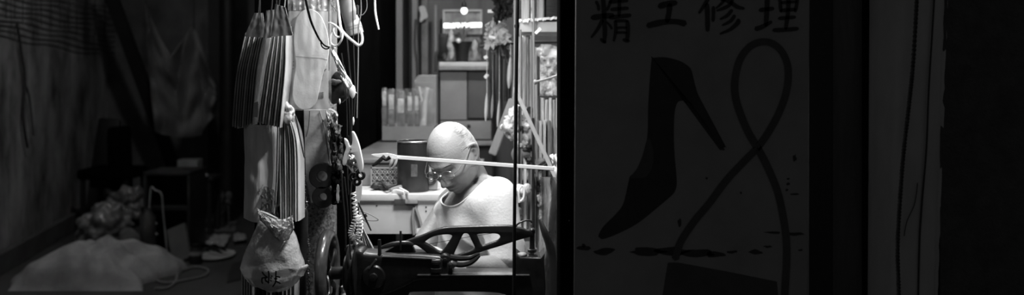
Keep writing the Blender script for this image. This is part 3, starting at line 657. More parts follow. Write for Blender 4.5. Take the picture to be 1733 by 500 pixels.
# on top shelf
topz=P(0,35,S).z+.004
for i,(x0,x1,mm,lab,h) in enumerate([(883,896,m_streak2,'pale wrapped packet at the left end of the top shelf',.2),(898,905,m_pebble,'narrow bright packet second on the top shelf',.19),(908,920,m_streak2,'bright ribbed packet in the middle of the top shelf',.2),(924,944,m_dark,'dark box at the right end of the top shelf',.18)]):
    mb=MB(); a=P(x0,0,S+.03).x; b=P(x1,0,S+.03).x; mb.box(((a+b)/2,S+.12,topz+h/2),(b-a,.2,h),bev=.004); one('wrapped_packet' if i<3 else 'dark_box',mb,mm,lab,'packet' if i<3 else 'box','packets on the top shelf' if i<3 else None)
# middle: white folded bag + pebble printed pack
PY=S+.02
mb=MB(); mb.crumple(P(928,88,PY+.05),(.055,.05,.03),.5,20,3,44,30,sharp=True); one('folded_white_bag',mb,M('soft_white_film',.75,.4,.1,8,.1),'white folded bag lying on top of the patterned pack','bag')
def pack(name,x0,x1,y0,y1,Y,dep,mat,label,cat,group=None,bulge=.006,seed=0,tilt=0):
    mb=MB(); a=P(x0,y0,Y); b=P(x1,y1,Y); cx=(a.x+b.x)/2; w=b.x-a.x; hh=a.z-b.z
    nu,nv=12,26
    def f(u,v,s):
        x=cx+(u-.5)*w+tilt*(v-.5); z=b.z+hh*(1-v) ; 
        d=bulge*math.sin(math.pi*u)**.5*(.6+noise.noise(V((u*5+seed,v*9,seed))))
        return V((x,Y-d if s==0 else Y+dep+d,z+.004*noise.noise(V((u*8,v,seed)))))
    bm=mb.bm; g=[[[bm.verts.new(f(i/nu,j/nv,s)) for i in range(nu+1)] for j in range(nv+1)] for s in (0,1)]
    for s in (0,1):
        for j in range(nv):
            for i in range(nu): bm.faces.new((g[s][j][i],g[s][j][i+1],g[s][j+1][i+1],g[s][j+1][i]))
    for j in range(nv):
        for i in (0,nu): bm.faces.new((g[0][j][i],g[0][j+1][i],g[1][j+1][i],g[1][j][i]))
    for i in range(nu):
        for j in (0,nv): bm.faces.new((g[0][j][i],g[0][j][i+1],g[1][j][i+1],g[1][j][i]))
    return one(name,mb,mat,label,cat,group)
pack('patterned_pack',914,945,97,162,PY,.1,m_pebble,'patterned pebbly pack below the folded white bag on the shelf','pack',bulge=.012,seed=2)
sh=[(915,921),(922,928),(929,934),(935,940),(941,946)]
for i,(a,b) in enumerate(sh): pack('insole_packet',a,b,166+3*(i%2),300,PY-.004*(i%3),.1,m_streak if i%2 else m_streak2,'upright filmed insole packet in the row under the patterned pack','packet','upright packets under the patterned pack',bulge=.005,seed=i)
col=[(876,883,62,170),(884,890,60,180),(891,895,62,185),(896,901,66,190),(905,909,80,230),(910,913,95,260)]
for i,(a,b,y0,y1) in enumerate(col): pack('sole_packet',a,b,y0,y1,S+.05+.01*(i%2),.08,[m_streak,m_streak2,m_mid][i%3],'tall thin sole packet standing left of the patterned pack','packet','tall thin packets left of the patterned pack',bulge=.003,seed=i+9)
mb=MB(); mb.lathe(P(897,187,S-.03),[(.0,0),(.013,0),(.014,.01),(.013,.02),(0,.02)],20,axis='y'); one('dark_reel',mb,m_black,'small dark reel among the tall thin packets','reel')
low=[(873,877),(880,884),(886,891),(894,898),(906,911),(912,917),(919,924),(927,932)]
for i,(a,b) in enumerate(low): pack('sheet_strip',a,b,250 if i<4 else 205,392 if i<4 else 430,S-.03-.012*(i%3),.05,[m_streak,m_pvc,m_streak2,m_mid][i%4],'long streaky strip standing upright at the lower shelves','strip','long strips at the lower shelves',bulge=.004,seed=i+20)
# chains / thin rods in front
for i,(x,y0,y1,mm) in enumerate([(881,50,395,m_mid),(899,60,380,m_mid),(903,-60,400,m_grey),(908,140,330,m_grey)]):
    mb=MB(); mb.tube([P(x,y0,S-.06),P(x+.6,(y0+y1)/2,S-.06),P(x,y1,S-.06)],.0035,7,3)
    one('hanging_rod',mb,mm,['thin rod hanging nearest the man on the shelves','thin rod hanging before the small dark reel','long thin rod hanging from above the top shelf','short thin rod hanging before the insole packets'][i],'rod')
mb=MB(); mb.tube([P(905,139,3.3),P(925,134,3.2),P(946,127,3.0)],.004,8,3); mb.ell(P(906,139,3.3),(.007,.007,.009),seg=12,ring=8); mb.ell(P(945,127,3.0),(.006,.006,.008),seg=12,ring=8); one('cross_rod',mb,m_grey,'short metal rod crossing from the jamb to the shelf upright','rod')
mb=MB(); mb.bar(P(906,57,3.36),P(915,48,3.36),.011,.004,.001); one('paper_tag',mb,m_white,'small white tag below the upper shelf edge','tag')
# diagonal plank(s)
mb=MB(); mb.bar(P(871,150,3.34),P(950,322,3.14),.013,.02,.002); one('diagonal_batten',mb,M('dull_batten_wood',.2,.7,.3,8,.1),'pale wooden batten slanting down to the black jamb','batten')
mb=MB(); mb.bar(P(868,168,4.1),P(833,262,4.1),.034,.02,.004); mb.tube([P(868,170,4.1),P(872,74,4.37)],.003,6,1); one('diagonal_board',mb,m_board1,'grey board slanting the other way behind the black pole','board')
# pebbly bag
mb=MB(); c=P(874,212,3.75); mb.crumple(c,(.052,.05,.062),.6,24,5,64,48); one('clear_bag_of_parts',mb,m_pebble,'lumpy clear bag of small parts hanging behind the black pole','bag')
mb=MB(); mb.crumple(P(886,262,3.7),(.04,.04,.035),.35,12,6,40,28); one('leather_bundle',mb,M('mid_leather',.16,.5,.4,9,.3),'grey leather bundle below the lumpy clear bag','leather')
mb=MB(); mb.crumple(P(882,325,3.6),(.03,.03,.028),.6,22,7,40,28,sharp=True); one('small_parts_bundle',mb,m_pebble,'small bundle of pale parts behind the man at shoulder height','parts')
# hanging straps & white lasts (far)
random.seed(21)
for i in range(9):
    x=829+i*4.3; y0=78+random.uniform(-6,6)+abs(i-4)*1.5; y1=175+random.uniform(-10,45); Y=4.35+.03*(i%3)
    mb=MB(); mb.tube([P(x,y0,Y),P(x+random.uniform(-2,2),(y0+y1)/2,Y),P(x+random.uniform(-3,3),y1,Y)],[.006,.010,.008],6,4,flat=.5); one('hanging_strap',mb,m_black if i%3 else m_dark,'dark strap in the bunch hanging right of the rear cabinet','strap','dark straps hanging right of the rear cabinet')
mb=MB(); mb.tube([P(812,79,4.37),P(884,72,4.37)],.006,8,1); mb.tube([P(884,72,4.37),V((.42,4.37,P(0,70,4.37).z))],.006,8,1); one('rear_bar',mb,m_dark,'dark horizontal bar from which the bunch of dark straps hangs','bar')
for i,(x0,y0,x1,y1,r) in enumerate([(824,158,822,205,.012),(834,160,832,200,.009),(845,170,842,215,.009),(864,96,861,150,.016)]):
    mb=MB(); mb.tube([P(x0,y0,4.25),P((x0+x1)/2,(y0+y1)/2,4.25),P(x1,y1,4.25)],[.003,r,r*1.15,.004],12,5,flat=.6); mb.tube([P(x0,y0+2,4.25),P(x0,78,4.37)],.0012,5,1) if i<3 else mb.tube([P(x0,y0+2,4.25),P(x0,74,4.37)],.0012,5,1); one('shoe_last',mb,m_off if i!=1 else m_grey,['palest shoe last hanging next to the cabinet drawer','grey shoe last hanging second beside the drawer','third pale shoe last under the dark straps','large pale shoe last hanging by the black pole'][i],'shoe last')
mb=sheetf(MB(),[(822,42),(846,24),(866,70),(820,84)],4.3,50,44,.025,.006,3,.001,8); one('crumpled_film',mb,M('bright_film',.62,.25,.3,14,.5,alpha=.85,coat=.4),'bright crumpled plastic hanging at the right of the tube light','plastic bag')
mb=sheetf(MB(),[(818,70),(858,52),(868,108),(842,98)],4.4,50,44,.03,.006,6,.001,8); one('crumpled_film',mb,M('grey_film',.32,.3,.4,14,.5,alpha=.9,coat=.4),'greyer crumpled plastic hanging just below the bright one','plastic bag')
mb=sheetf(MB(),[(832,-16),(870,-16),(866,30),(838,38)],4.22,40,40,.03,.012,9,.004,8); one('dark_bundle',mb,m_dark,'dark bristly bundle above the bright crumpled plastic','bundle')
for i,(x,y,w,h) in enumerate([(833,63,6,3),(830,19,5,4),(822,97,3,4),(823,129,3,4)]):
    mb=MB(); c=P(x,y,4.22 if i in (0,1) else 4.31); mb.bar(c-V((w/F*4,0,.004*(i-1))),c+V((w/F*4,0,.004*(i-1))),h/F*6,.004,.001); one('white_tag',mb,m_white,['white tag on the greyer crumpled plastic','white scrap by the dark bristly bundle','upper white tag at the edge of the dark straps','lower white tag at the edge of the dark straps'][i],'tag')
# plastic sheet lower right + leaning black strap
def ps(u,v):
    x0=914+4*math.sin(v*5)-4*v; x1=950; x=x0+(x1-x0)*u; y=300+260*v
    return P(x,y,3.02+.04*math.sin(u*9+v*4)+.03*noise.noise(V((u*4,v*7,3))))
mb=MB(); mb.grid(ps,40,80,.001); one('plastic_sheet',mb,M('hanging_film',.28,.16,.5,10,.6,alpha=.6,coat=.6,stretch=(6,6,1)),'wrinkled clear plastic sheet hanging beside the sewing machine head','plastic sheet')
mb=MB(); mb.tube([P(913,372,2.96),P(921,392,2.95),P(932,420,2.95),P(936,452,2.95),P(940,560,2.95)],[.004,.012,.016,.014,.016],10,6,flat=.5); one('leather_strap',mb,m_black,'wide black leather strap leaning before the clear plastic sheet','strap')
mb=MB(); mb.tube([P(932,335,3.1),P(938,352,3.08),P(930,410,3.08),P(928,520,3.08)],[.004,.012,.014,.01],10,6,flat=.4); one('leather_strap',mb,m_black,'narrow dark strap behind the plastic sheet beside the jamb','strap')
mb=MB(); mb.tube([P(879,343,3.34),P(878,325,3.33),P(883,315,3.33),P(887,320,3.33),P(886,335,3.33),P(881,341,3.33)],.0035,8,6); one('white_hook',mb,m_white,'small white loop hook behind the shoulder of the man','hook')
mb=MB(); mb.tube([P(936,284,2.93),P(941,290,2.92),P(944,300,2.92),P(949,311,2.92)],[.007,.009,.009,.006],8,6,flat=.5); one('white_band',mb,m_white,'white curved band tying the long stick to the jamb','band')

random.seed(33)
for i in range(16):
    x=random.uniform(872,944); y=random.uniform(190,390); r=random.uniform(.010,.022)
    mb=MB(); mb.crumple(P(x,y,S-.055-.01*(i%3)),(r,.012,r*random.uniform(.8,1.8)),.7,40,i+60,24,18,sharp=True)
    one('leather_offcut',mb,[m_dark,m_pebble,m_black,m_mid][i%4],'crumpled offcut stuffed among the long strips at the lower shelves','offcut','crumpled offcuts among the long strips')
for i,(x0,x1,y0,y1) in enumerate([(877,880,180,400),(900,904,200,400),(907,909,300,420),(922,926,300,430)]):
    pack('gap_shade_strip',x0,x1,y0,y1,S-.075,.02,m_black,'narrow black strip standing for the shaded gap between pale strips at the lower shelves','strip','shaded gaps between the pale strips',bulge=.002,seed=i+40)  # black strips stand in for the shade in the gaps
mb=sheetf(MB(),[(931,262),(947,262),(950,330),(941,306)],3.2,24,30,.02,.006,5,.001,3); one('white_sheet_scrap',mb,m_white,'bright white torn sheet behind the right end of the long white stick','paper')
# ============================================================ HANGING GOODS
RZ=1.735
rl=thing('hanging_rail',(-.6,2.72,RZ),'steel rail carrying the hanging goods above the left side of the opening','rail')
mb=MB(); mb.tube([(-.86,2.72,RZ),(-.27,2.72,RZ)],.009,12,1); part('bar',mb,m_iron,rl)
for x in (-.74,-.3): mb=MB(); mb.tube([(x,2.72,RZ),(x,2.8,RZ+.1),(x,2.9,RZ+.5),(x,2.95,2.97)],.006,8,4); part('bracket',mb,m_iron,rl)
def slab(mb,path,Y,t,d,prof=None,seed=0,n=10):
    Q=smooth_path([P(x,y,Y) for x,y in path],n); k=len(Q); rings=[]
    for i,p in enumerate(Q):
        v=i/(k-1); dd=d*(prof(v) if prof else 1); w=t*(1+.15*noise.noise(V((seed,v*7,0)))); y0=Y+.003*noise.noise(V((v*3,seed,5)))
        rings.append([mb.bm.verts.new(V((p.x+sx*w/2,y0+sy*dd/2,p.z))) for sx,sy in [(-.3,-1),(.3,-1),(1,-.5),(1,.8),(.6,1),(-.6,1),(-1,.8),(-1,-.5)]])
    for a,b in zip(rings,rings[1:]):
        for j in range(8): mb.bm.faces.new((a[j],a[(j+1)%8],b[(j+1)%8],b[j]))
    mb.bm.faces.new(rings[0][::-1]); mb.bm.faces.new(rings[-1]); return mb
foot=lambda v: .55+.45*math.sin(math.pi*min(1,max(0,v*.9+.08)))
m_p1=M('filmed_edge_dark',.42,.45,.5,5,.12,stretch=(20,3,.7),coat=.4); m_p2=M('filmed_edge_pale',.72,.45,.4,5,.12,stretch=(20,3,.7),coat=.4); m_p3=M('filmed_edge_mid',.68,.45,.5,5,.12,stretch=(20,3,.7),coat=.4)
m_hdr=M('packet_header_film',.42,.5,.2,9,.1,alpha=.9,coat=.1)
def cord(pts,Y,r,mat,label,cat='cord',name='hanging_string',seg=7,n=5,group=None,flat=1):
    mb=MB(); mb.tube([P(a[0],a[1],a[2] if len(a)>2 else Y) for a in pts],r,seg,n,flat=flat); return one(name,mb,mat,label,cat,group)
random.seed(5)
for i in range(9):
    xt=421+i*3.9; xb=398+i*4.1; xm=408+i*4.1
    mb=slab(MB(),[(xt,56+2*(i%2)),(xt-5.5,90),(xm-1.5,135),(xb,214+(i%3)*1.5-(i>6)*6)],2.66+.004*(i%2),.0058,.085,foot,i)
    one('insole_packet',mb,[m_p1,m_p3,m_p1,m_p1,m_p2,m_p1,m_p1,m_p3,m_p1][i],'filmed insole packet seen edge on in the upper left hanging bundle','packet','edge on packets in the upper left bundle')
for i in range(9):
    xt=465+i*2.9; xm=453+i*4.3; xb=439+i*4.7; 
    mb=slab(MB(),[(xt,44-(i==3)*4),(xt-3+i*.5,78),(xm,125),(xb,207+i*1.1)],2.62+.004*(i%2),.0064,.085,foot,i+20)
    one('insole_packet',mb,[m_p2,m_p3,m_p2,m_p3,m_p2,m_p1,m_p2,m_p3,m_p1][i],'pale filmed insole packet seen edge on in the upper bundle beside the big insole','packet','edge on packets in the bundle beside the big insole')
def header(tl,tr,bl,br,Y,label,seed):
    def f(u,v):
        a=P(*tl,Y).lerp(P(*tr,Y),u); b=P(*bl,Y).lerp(P(*br,Y),u); p=a.lerp(b,v); p.y+=.0006*math.sin(u*14+seed)+.0014*noise.noise(V((u*5,v*5,seed))); return p
    mb=MB(); mb.grid(f,24,18,.0015); return one('packet_header',mb,m_hdr,label,'plastic film')
header((431,22),(445,22),(414,62),(450,64),2.585,'plain film header gathering the upper left bundle of packets',1)
header((451,18),(468,16),(446,66),(466,62),2.575,'narrow film header between the two upper bundles',2)
header((466,7),(483,12),(459,62),(496,60),2.55,'torn film header gathering the bundle beside the big insole',3)
for i,(x,y) in enumerate([(437,22),(459,17),(472,8)]):
    cord([(x,y+4),(x+1,y-8),(x+3,-16)],2.72,.0022,m_rope,['dark cord above the upper left bundle','dark cord above the narrow film header','dark cord above the bundle beside the big insole'][i])
mb=MB(); mb.prism([P(x,y,2.60) for x,y in [(430,174),(437,172),(436,199),(428,198)]],.002); one('price_card',mb,m_off,'small pale card with dark marks low in the upper left bundle','card')
# lower bundles
mb=MB()
def cf(u,v):
    x=416+40*u+2*math.sin(v*3); y=212+(150+14*math.sin(math.pi*(.15+u*.6)))*v
    return P(x,y,2.655-.02*math.sin(math.pi*u)+.006*noise.noise(V((u*4,v*6,3))))
mb.grid(cf,24,40,.008); one('insole_sheet',mb,M('pale_sole_sheet',.8,.45,.3,5,.15,stretch=(7,3,.6),coat=.25),'wide pale sole sheet facing front in the lower left bundle','sole')
for i in range(3): 
    mb=slab(MB(),[(459+i*3.4,200),(459+i*3,270),(455+i*3.5,330),(452+i*3.6,366-3*i)],2.71,.0035,.08,None,i+40); one('insole_packet',mb,[m_p2,m_p1,m_p3][i],'filmed packet seen edge on right of the wide pale sole sheet','packet','edge on packets beside the wide sole sheet')
for i in range(3): 
    mb=slab(MB(),[(469+i*3.6,205),(470+i*3.2,270),(468+i*3.6,352-4*i)],2.83,.0045,.07,None,i+44); one('insole_packet',mb,m_black if i!=1 else m_p1,'dark packet seen edge on in the gap between the lower bundles','packet','dark packets between the lower bundles')
for i in range(8):
    mb=slab(MB(),[(484+i*1.6,198),(480+i*3.8,235),(480+i*4.2,300),(481+i*4.1,372-(i%3))],2.66+.005*(i%2),.0052,.08,None,i+50)
    one('insole_packet',mb,[m_p2,m_p3,m_p2,m_p3,m_p1,m_p2,m_p3,m_p1][i],'striped packet seen edge on in the lower bundle beside the dark board','packet','edge on packets in the lower bundle by the board')
mb=MB(); mb.crumple(P(489,192,2.63),(.017,.016,.026),.6,40,3,36,28,sharp=True); one('film_knot',mb,M('bright_knot_film',.55,.25,.2,30,.3,coat=.5),'bright crumpled film knot on top of the lower bundle by the board','plastic film')
cord([(490,182),(489,120),(488,40),(487,-16)],2.79,.0025,m_rope,'dark cord running up from the bright film knot')
cord([(440,215,2.8),(440,100,2.83),(440,-16,2.82)],2.8,.002,m_rope,'dark cord holding the wide pale sole sheet')
cord([(500,196),(507,230),(514,262),(517,268)],2.62,.0022,m_rope,'dark curved cord right of the bright film knot')
for i in range(5):
    mb=slab(MB(),[(414+i*4.2,455),(414+i*4.2,500),(412+i*4.2,600)],2.72,.0052,.06,None,i+60); one('insole_packet',mb,m_p3 if i<4 else m_p1,'pale packet seen edge on below the left side of the tied bag','packet','packets below the left of the tied bag')
for i in range(11):
    mb=slab(MB(),[(436+i*6.6,462),(436+i*6.6,520),(436+i*6.4,600)],2.74,.0045,.06,None,i+70); one('insole_packet',mb,[m_p1,m_black,m_black,m_p1][i%4] if i<8 else m_p3,'dark packet seen edge on below the tied bag','packet','packets below the tied bag')
mb=MB(); mb.tube([P(410,452,2.76),P(515,452,2.76)],.003,8,1); one('lower_rail',mb,m_iron,'thin rail behind the tied bag carrying the lowest packets','rail')
cord([(455,452,2.76),(456,380,2.9),(466,200,2.9),(468,-16,2.81)],2.76,.002,m_rope,'dark cord holding up the thin rail behind the tied bag')
# big insole in its packet
pk=thing('big_insole_packet',P(523,186,2.66),'big pale dotted insole in a clear bag with a printed card','packet')
mb=MB(); mb.prism([P(a,b,2.668) for a,b in [(491,19),(556,19),(557,186),(489,184)]],.003); part('backing_card',mb,M('packet_card',.36,.5,.12,10,.05),pk)
m_ins=M('dotted_insole',.56,.75,.06,5,0)
nt=m_ins.node_tree; vo=nt.nodes.new('ShaderNodeTexVoronoi'); vo.inputs['Scale'].default_value=220; tcn=[n for n in nt.nodes if n.type=='TEX_COORD'][0]; nt.links.new(tcn.outputs['Object'],vo.inputs['Vector'])
bp=nt.nodes.new('ShaderNodeBump'); bp.inputs['Strength'].default_value=.25; bp.inputs['Distance'].default_value=.001; nt.links.new(vo.outputs['Distance'],bp.inputs['Height']); nt.links.new(bp.outputs[0],nt.nodes['Principled BSDF'].inputs['Normal'])
ol=[(524,15),(539,23),(548,39),(554,60),(556,80),(554,100),(549,115),(545,127),(539,155),(535,172),(528,182),(516,186),(504,182),(496,168),(495,148),(500,114),(499,95),(497,66),(500,36),(508,21)]
mb=MB(); mb.prism(smooth_path([P(a,b,2.655) for a,b in ol],4,True),.006); ins=part('insole',mb,m_ins,pk,'pale dotted insole',bev=.0015)
mb=MB(); mb.tube([P(499,95,2.6545),P(520,97,2.6545),P(540,98,2.6545),P(553,101,2.6545)],.0005,6,4); part('crease',mb,M('crease_line',.4,.7,.1,9),ins)
mb=MB(); mb.prism([P(a,b,2.6665) for a,b in [(539,157),(548,156),(548,166),(539,167)]],.001); part('printed_square',mb,m_rope,pk,'dark printed square')
mb=MB(); mb.ribbon([P(x,y,2.667) for x,y in [(545,124),(548,120),(553,117)]],.0022,.0004); part('printed_mark',mb,m_rope,pk)
mb=MB(); mb.ribbon([P(x,y,2.667) for x,y in [(549,127),(544,129),(543,133),(547,136)]],.0014,.0004); part('printed_mark',mb,m_grey,pk)
for y in (104,110,116): mb=MB(); mb.ribbon([P(x,yy,2.6665) for x,yy in [(493,y),(499,y+1)]],.0016,.0004); part('printed_mark',mb,m_rope,pk)
def bf(u,v): return P(489+69*u,-14+201*v,2.645+.004*noise.noise(V((u*7,v*11,2)))+.003*math.sin(u*31+v*4)*(1-v))
mb=MB(); mb.grid(bf,40,60,.0006); part('clear_bag',mb,M('insole_bag_film',.85,.08,.05,20,.12,alpha=.09,coat=.4,bscale=12),pk,'clear film bag')
mb=MB(); 
pk.rotation_euler.z=math.radians(14)
def bf2(u,v): return P(490+66*u,-14+32*v,2.672+.004*noise.noise(V((u*9,v*5,4)))+.002*math.sin(u*40))
mb.grid(bf2,40,16,.0006); part('bag_top',mb,M('bag_top_film',.35,.15,.4,16,.5,alpha=.7,coat=.6),pk,'wrinkled top of the bag')
mb=MB(); boxpx(mb,553,570,20,150,2.78,.006,.001); one('pale_card',mb,m_off,'pale card strip hanging behind the right edge of the big insole','card')
mb=MB(); mb.tube([P(515,-14,2.64),P(519,8,2.63),P(525,32,2.63),P(532,50,2.63),P(540,66,2.63),P(545,73,2.635)],[.0055,.0055,.005,.0045,.0025],8,6,flat=.6); mb.tube([P(542,68,2.63),P(547,75,2.63),P(553,79,2.63),P(558,80,2.63)],.0022,7,5); mb.tube([P(543,72,2.636),P(545,79,2.64),P(551,83,2.64),P(557,82,2.64)],.0018,7,5)
one('black_strap',mb,m_matte,'black strap hanging diagonally across the big pale insole','strap')
# big tied bag
bgc=P(462,445,2.62)
def bagf(u,v):
    L=[(440,366),(434,385),(424,408),(413,432),(408,452),(414,468),(428,482),(450,491),(470,494)]
    Rr=[(484,372),(497,392),(505,412),(512,436),(516,452),(512,466),(502,480),(488,490),(470,494)]
    t=v*8; a=int(min(t,7)); f=t-a
    l=[L[a][i]*(1-f)+L[a+1][i]*f for i in (0,1)]; r=[Rr[a][i]*(1-f)+Rr[a+1][i]*f for i in (0,1)]
    an=2*math.pi*u; s=(1-math.cos(an))/2; hw=(r[0]-l[0])/2/F*2.62
    x=l[0]+(r[0]-l[0])*s; y=l[1]+(r[1]-l[1])*s
    p=P(x,y,2.62); p.y=2.62-math.sin(an)*(.3*hw+.035*math.sin(math.pi*min(1,v*.98+.02))**.6) if v<.995 else 2.62
    p+=V((.002,.006,.003))*noise.noise(V((u*9,v*8,1)))
    p.y+=.003*math.sin(u*40+math.sin(v*5)*3)*(1-v)
    return p
mb=MB(); mb.grid(bagf,96,48); bmesh.ops.remove_doubles(mb.bm,verts=mb.bm.verts[:],dist=1e-4)
bg=thing('tied_plastic_bag',P(462,494,2.62),'milky plastic bag with handwriting hanging left of the handwheel','plastic bag')
part('pouch',mb,M('bag_pouch_film',.62,.22,.3,9,.7,alpha=.72,coat=.5),bg)
def flap(u,v):
    top=[(435,352),(446,362),(458,369),(471,373),(484,371),(494,366)]; bot=[(440,372),(452,384),(462,398),(474,409),(488,406),(497,386)]
    t=u*5; a=int(min(t,4)); f=t-a; T=[top[a][i]*(1-f)+top[a+1][i]*f for i in (0,1)]; B_=[bot[a][i]*(1-f)+bot[a+1][i]*f for i in (0,1)]
    n1=noise.noise(V((u*7,v*5,2))); return P(T[0]*(1-v)+B_[0]*v,T[1]*(1-v)+B_[1]*v,2.572+.022*abs(n1)*2-.012*math.sin(math.pi*v)+.006*noise.noise(V((u*20,v*14,5))))
mb=MB(); mb.grid(flap,50,36,.0008); part('bag_flap',mb,M('bag_knot_film',.7,.2,.3,12,.4,alpha=.7,coat=.6),bg,'bright crumpled flap')
mb=MB(); mb.tube([flap(i/14,1.0) for i in range(15)],.0016,6,2); mb.tube([flap(1.0,i/8) for i in range(9)],.0014,6,2); part('flap_hem',mb,m_hdr,bg,'bright hem line')
def ear(u,v):
    l=(437+6*v+4*math.sin(v*6),356-44*v); r=(472-8*v,372-50*v); n1=noise.noise(V((u*6,v*6,7)))
    return P(l[0]+(r[0]-l[0])*u,l[1]+(r[1]-l[1])*u,2.63+.02*n1+.008*noise.noise(V((u*18,v*14,1))))
mb=MB(); mb.grid(ear,34,34,.0008); part('bag_ear',mb,M('bag_ear_film',.4,.2,.4,12,.5,alpha=.5,coat=.6),bg,'crumpled upright bag mouth')
mb=MB(); mb.tube([P(508,462,2.6),P(514,455,2.59),P(521,449,2.59)],[.012,.008,.002],9,5); part('bag_corner',mb,MATS['bag_knot_film'],bg,'bright pointed corner')
mb=MB(); mb.tube([P(438,357,2.58),P(450,361,2.575),P(461,366,2.58),P(471,371,2.58)],[.001,.0022,.0018,.001],6,5); part('film_fold',mb,m_white,bg,'bright fold line')
mb=MB(); c=P(459,469,2.60); mb.ell(c,(.052,.03,.036),seg=40,ring=24); part('wrapped_bundle',mb,M('bundle_paper',.55,.5,.15,9,.1),bg,'pale rounded bundle inside')
mb=MB(); Yw=2.553
def bs(pts,w=2.0): mb.ribbon([P(400+x/5,400+y/5,Yw) for x,y in pts],w/F*Yw*1.3,.0006,n=3)
bs([(220,305),(232,325),(262,350)]); bs([(272,298),(276,340),(272,400)]); bs([(215,358),(240,352),(262,352)]); bs([(218,358),(216,385),(222,402)]); bs([(245,355),(246,372),(252,385)]); bs([(252,380),(275,398)])
bs([(292,350),(296,362)],1.6); bs([(300,335),(302,345)],1.6); bs([(288,375),(298,383)],1.6)
bs([(335,298),(334,340),(330,395),(308,428)]); bs([(335,345),(352,345),(370,350)]); bs([(330,382),(350,390),(372,402)]); bs([(322,362),(345,362)]); 
part('handwriting',mb,m_black,bg,'black brushed handwriting',smooth=False)
cord([(464,362),(468,300,2.66),(470,220,2.66),(478,60,2.68),(484,-16,2.78)],2.62,.0018,m_hdr,'thin pale film tail rising above the tied bag')
# ---- post and board
ps_=thing('speckled_post',V((P(541,0,2.97).x,2.99,0)),'speckled corroded post standing behind the handwheel','post')
mb=MB(); a=P(517,0,2.96).x; b=P(566,0,2.96).x; mb.box(((a+b)/2,2.99,1.5),(b-a,.06,3.0),bev=.004)
m_spk=M('corroded_metal',.2,.75,.95,140,.4,detail=3); part('shaft',mb,m_spk,ps_)
mb=MB(); a2=P(497,0,2.96).x; mb.box(((a+a2)/2-.001,3.0,1.5),(a-a2-.004,.05,3.0),bev=.003); part('side_cheek',mb,m_black,ps_,'black left cheek')
mb=MB(); c2=P(566,0,2.96).x; d2=P(600,0,2.96).x; mb.box(((c2+d2)/2+.002,3.02,1.5),(d2-c2-.002,.05,3.0),bev=.003); part('side_cheek',mb,m_matte,ps_,'black right cheek')
mb=MB(); mb.prism([P(x,y,2.935) for x,y in [(513,186),(560,184),(569,190),(571,225),(566,300),(560,345),(525,345),(516,300)]],.018); one('stained_board',mb,M('stained_pale_board',.42,.7,.6,7,.2,detail=9),'stained pale board with rounded corner fixed below the big insole','board',bev=.003)
mb=MB(); mb.tube([P(541,188,2.93),P(549,215,2.925),P(554,250,2.925),P(563,300,2.93)],.0022,7,5); one('thin_tube',mb,m_mid,'thin grey tube curving down the stained pale board','tube')
mb=MB(); mb.tube([P(524,188,2.928),P(522,215,2.928),P(518,232,2.928)],.0012,6,5); one('thin_wire',mb,m_rope,'hair thin wire at the left of the stained pale board','wire')
mb=sheetf(MB(),[(552,188),(571,192),(568,262),(556,244)],2.925,30,40,.015,.008,21,.001,4); one('torn_tape',mb,M('torn_tape',.5,.6,.4,22,.3),'torn grey tape hanging on the right edge of the stained board','tape')
mb=sheetf(MB(),[(559,208),(576,214),(579,296),(562,290)],2.90,30,50,.035,.012,23,.006,3); one('dark_cloth_roll',mb,m_dark,'dark folded cloth hanging right of the stained board','cloth')
mb=sheetf(MB(),[(563,292),(578,288),(576,344),(564,348)],2.88,30,50,.03,.01,24,.006,3); one('dark_cloth_roll',mb,m_matte,'black folded cloth beside the two rubber rolls','cloth')
for i,(x,y,R) in enumerate([(546,298,.024),(547.5,333,.018)]):
    mb=MB(); c=P(x,y,2.90); ro=R+.014; mb.lathe(c,[(R*.7,-.014),(ro-.002,-.014),(ro,-.011),(ro,.011),(ro-.002,.014),(R*.7,.014),(R*.66,.012),(R*.66,-.012),(R*.7,-.014)],40,axis='y',cap=False)
    one('rubber_roll',mb,m_rubber,['larger black rubber roll hung on the stained board','smaller black rubber roll below the larger one'][i],'roll')
for i in range(2):
    c=P(546+i,298+35*i,2.93); q=(.017,.012)[i]; mb=MB(); mb.tube([c+V((0,0,q)),c+V((0,-.046,q+.002))],.002,8,1); one('hanging_peg',mb,m_iron,['peg through the larger rubber roll','peg through the smaller rubber roll'][i],'peg')
# chain glints and dark handle left of the post
def chain(mb,path,r=.0016,R=.004):
    Q=smooth_path(path,10); d=0; last=None; k=0
    for a,b in zip(Q,Q[1:]):
        L=(b-a).length; 
        while d<L:
            p=a.lerp(b,d/L); m=MB(); m.torus((0,0,0),R,r,'x' if k%2 else 'y',12,6)
            mb.join(m,Matrix.Translation(p)@Euler((.3*k%2,0,.4)).to_matrix().to_4x4()); m.bm.free(); d+=R*1.5; k+=1
        d-=L
    return mb
mb=MB(); chain(mb,[P(516,300,2.88),P(515,330,2.87),P(519,345,2.87),P(514,362,2.87)]); one('metal_chain',mb,m_steel,'small bright metal chain hanging above the dark rounded handle','chain')
mb=MB(); chain(mb,[P(519,400,2.87),P(523,425,2.87),P(521,455,2.87),P(524,500,2.87)]); one('metal_chain',mb,m_steel,'dark glinting chain hanging close to the left of the handwheel','chain')
mb=MB(); mb.tube([P(514,352,2.83),P(514.5,360,2.83),P(514,400,2.83),P(511,450,2.83),P(511,560,2.83)],[.006,.0115,.012,.012,.01],14,6); one('rounded_handle',mb,m_rubber,'dark smooth rounded handle between the tied bag and the handwheel','handle')
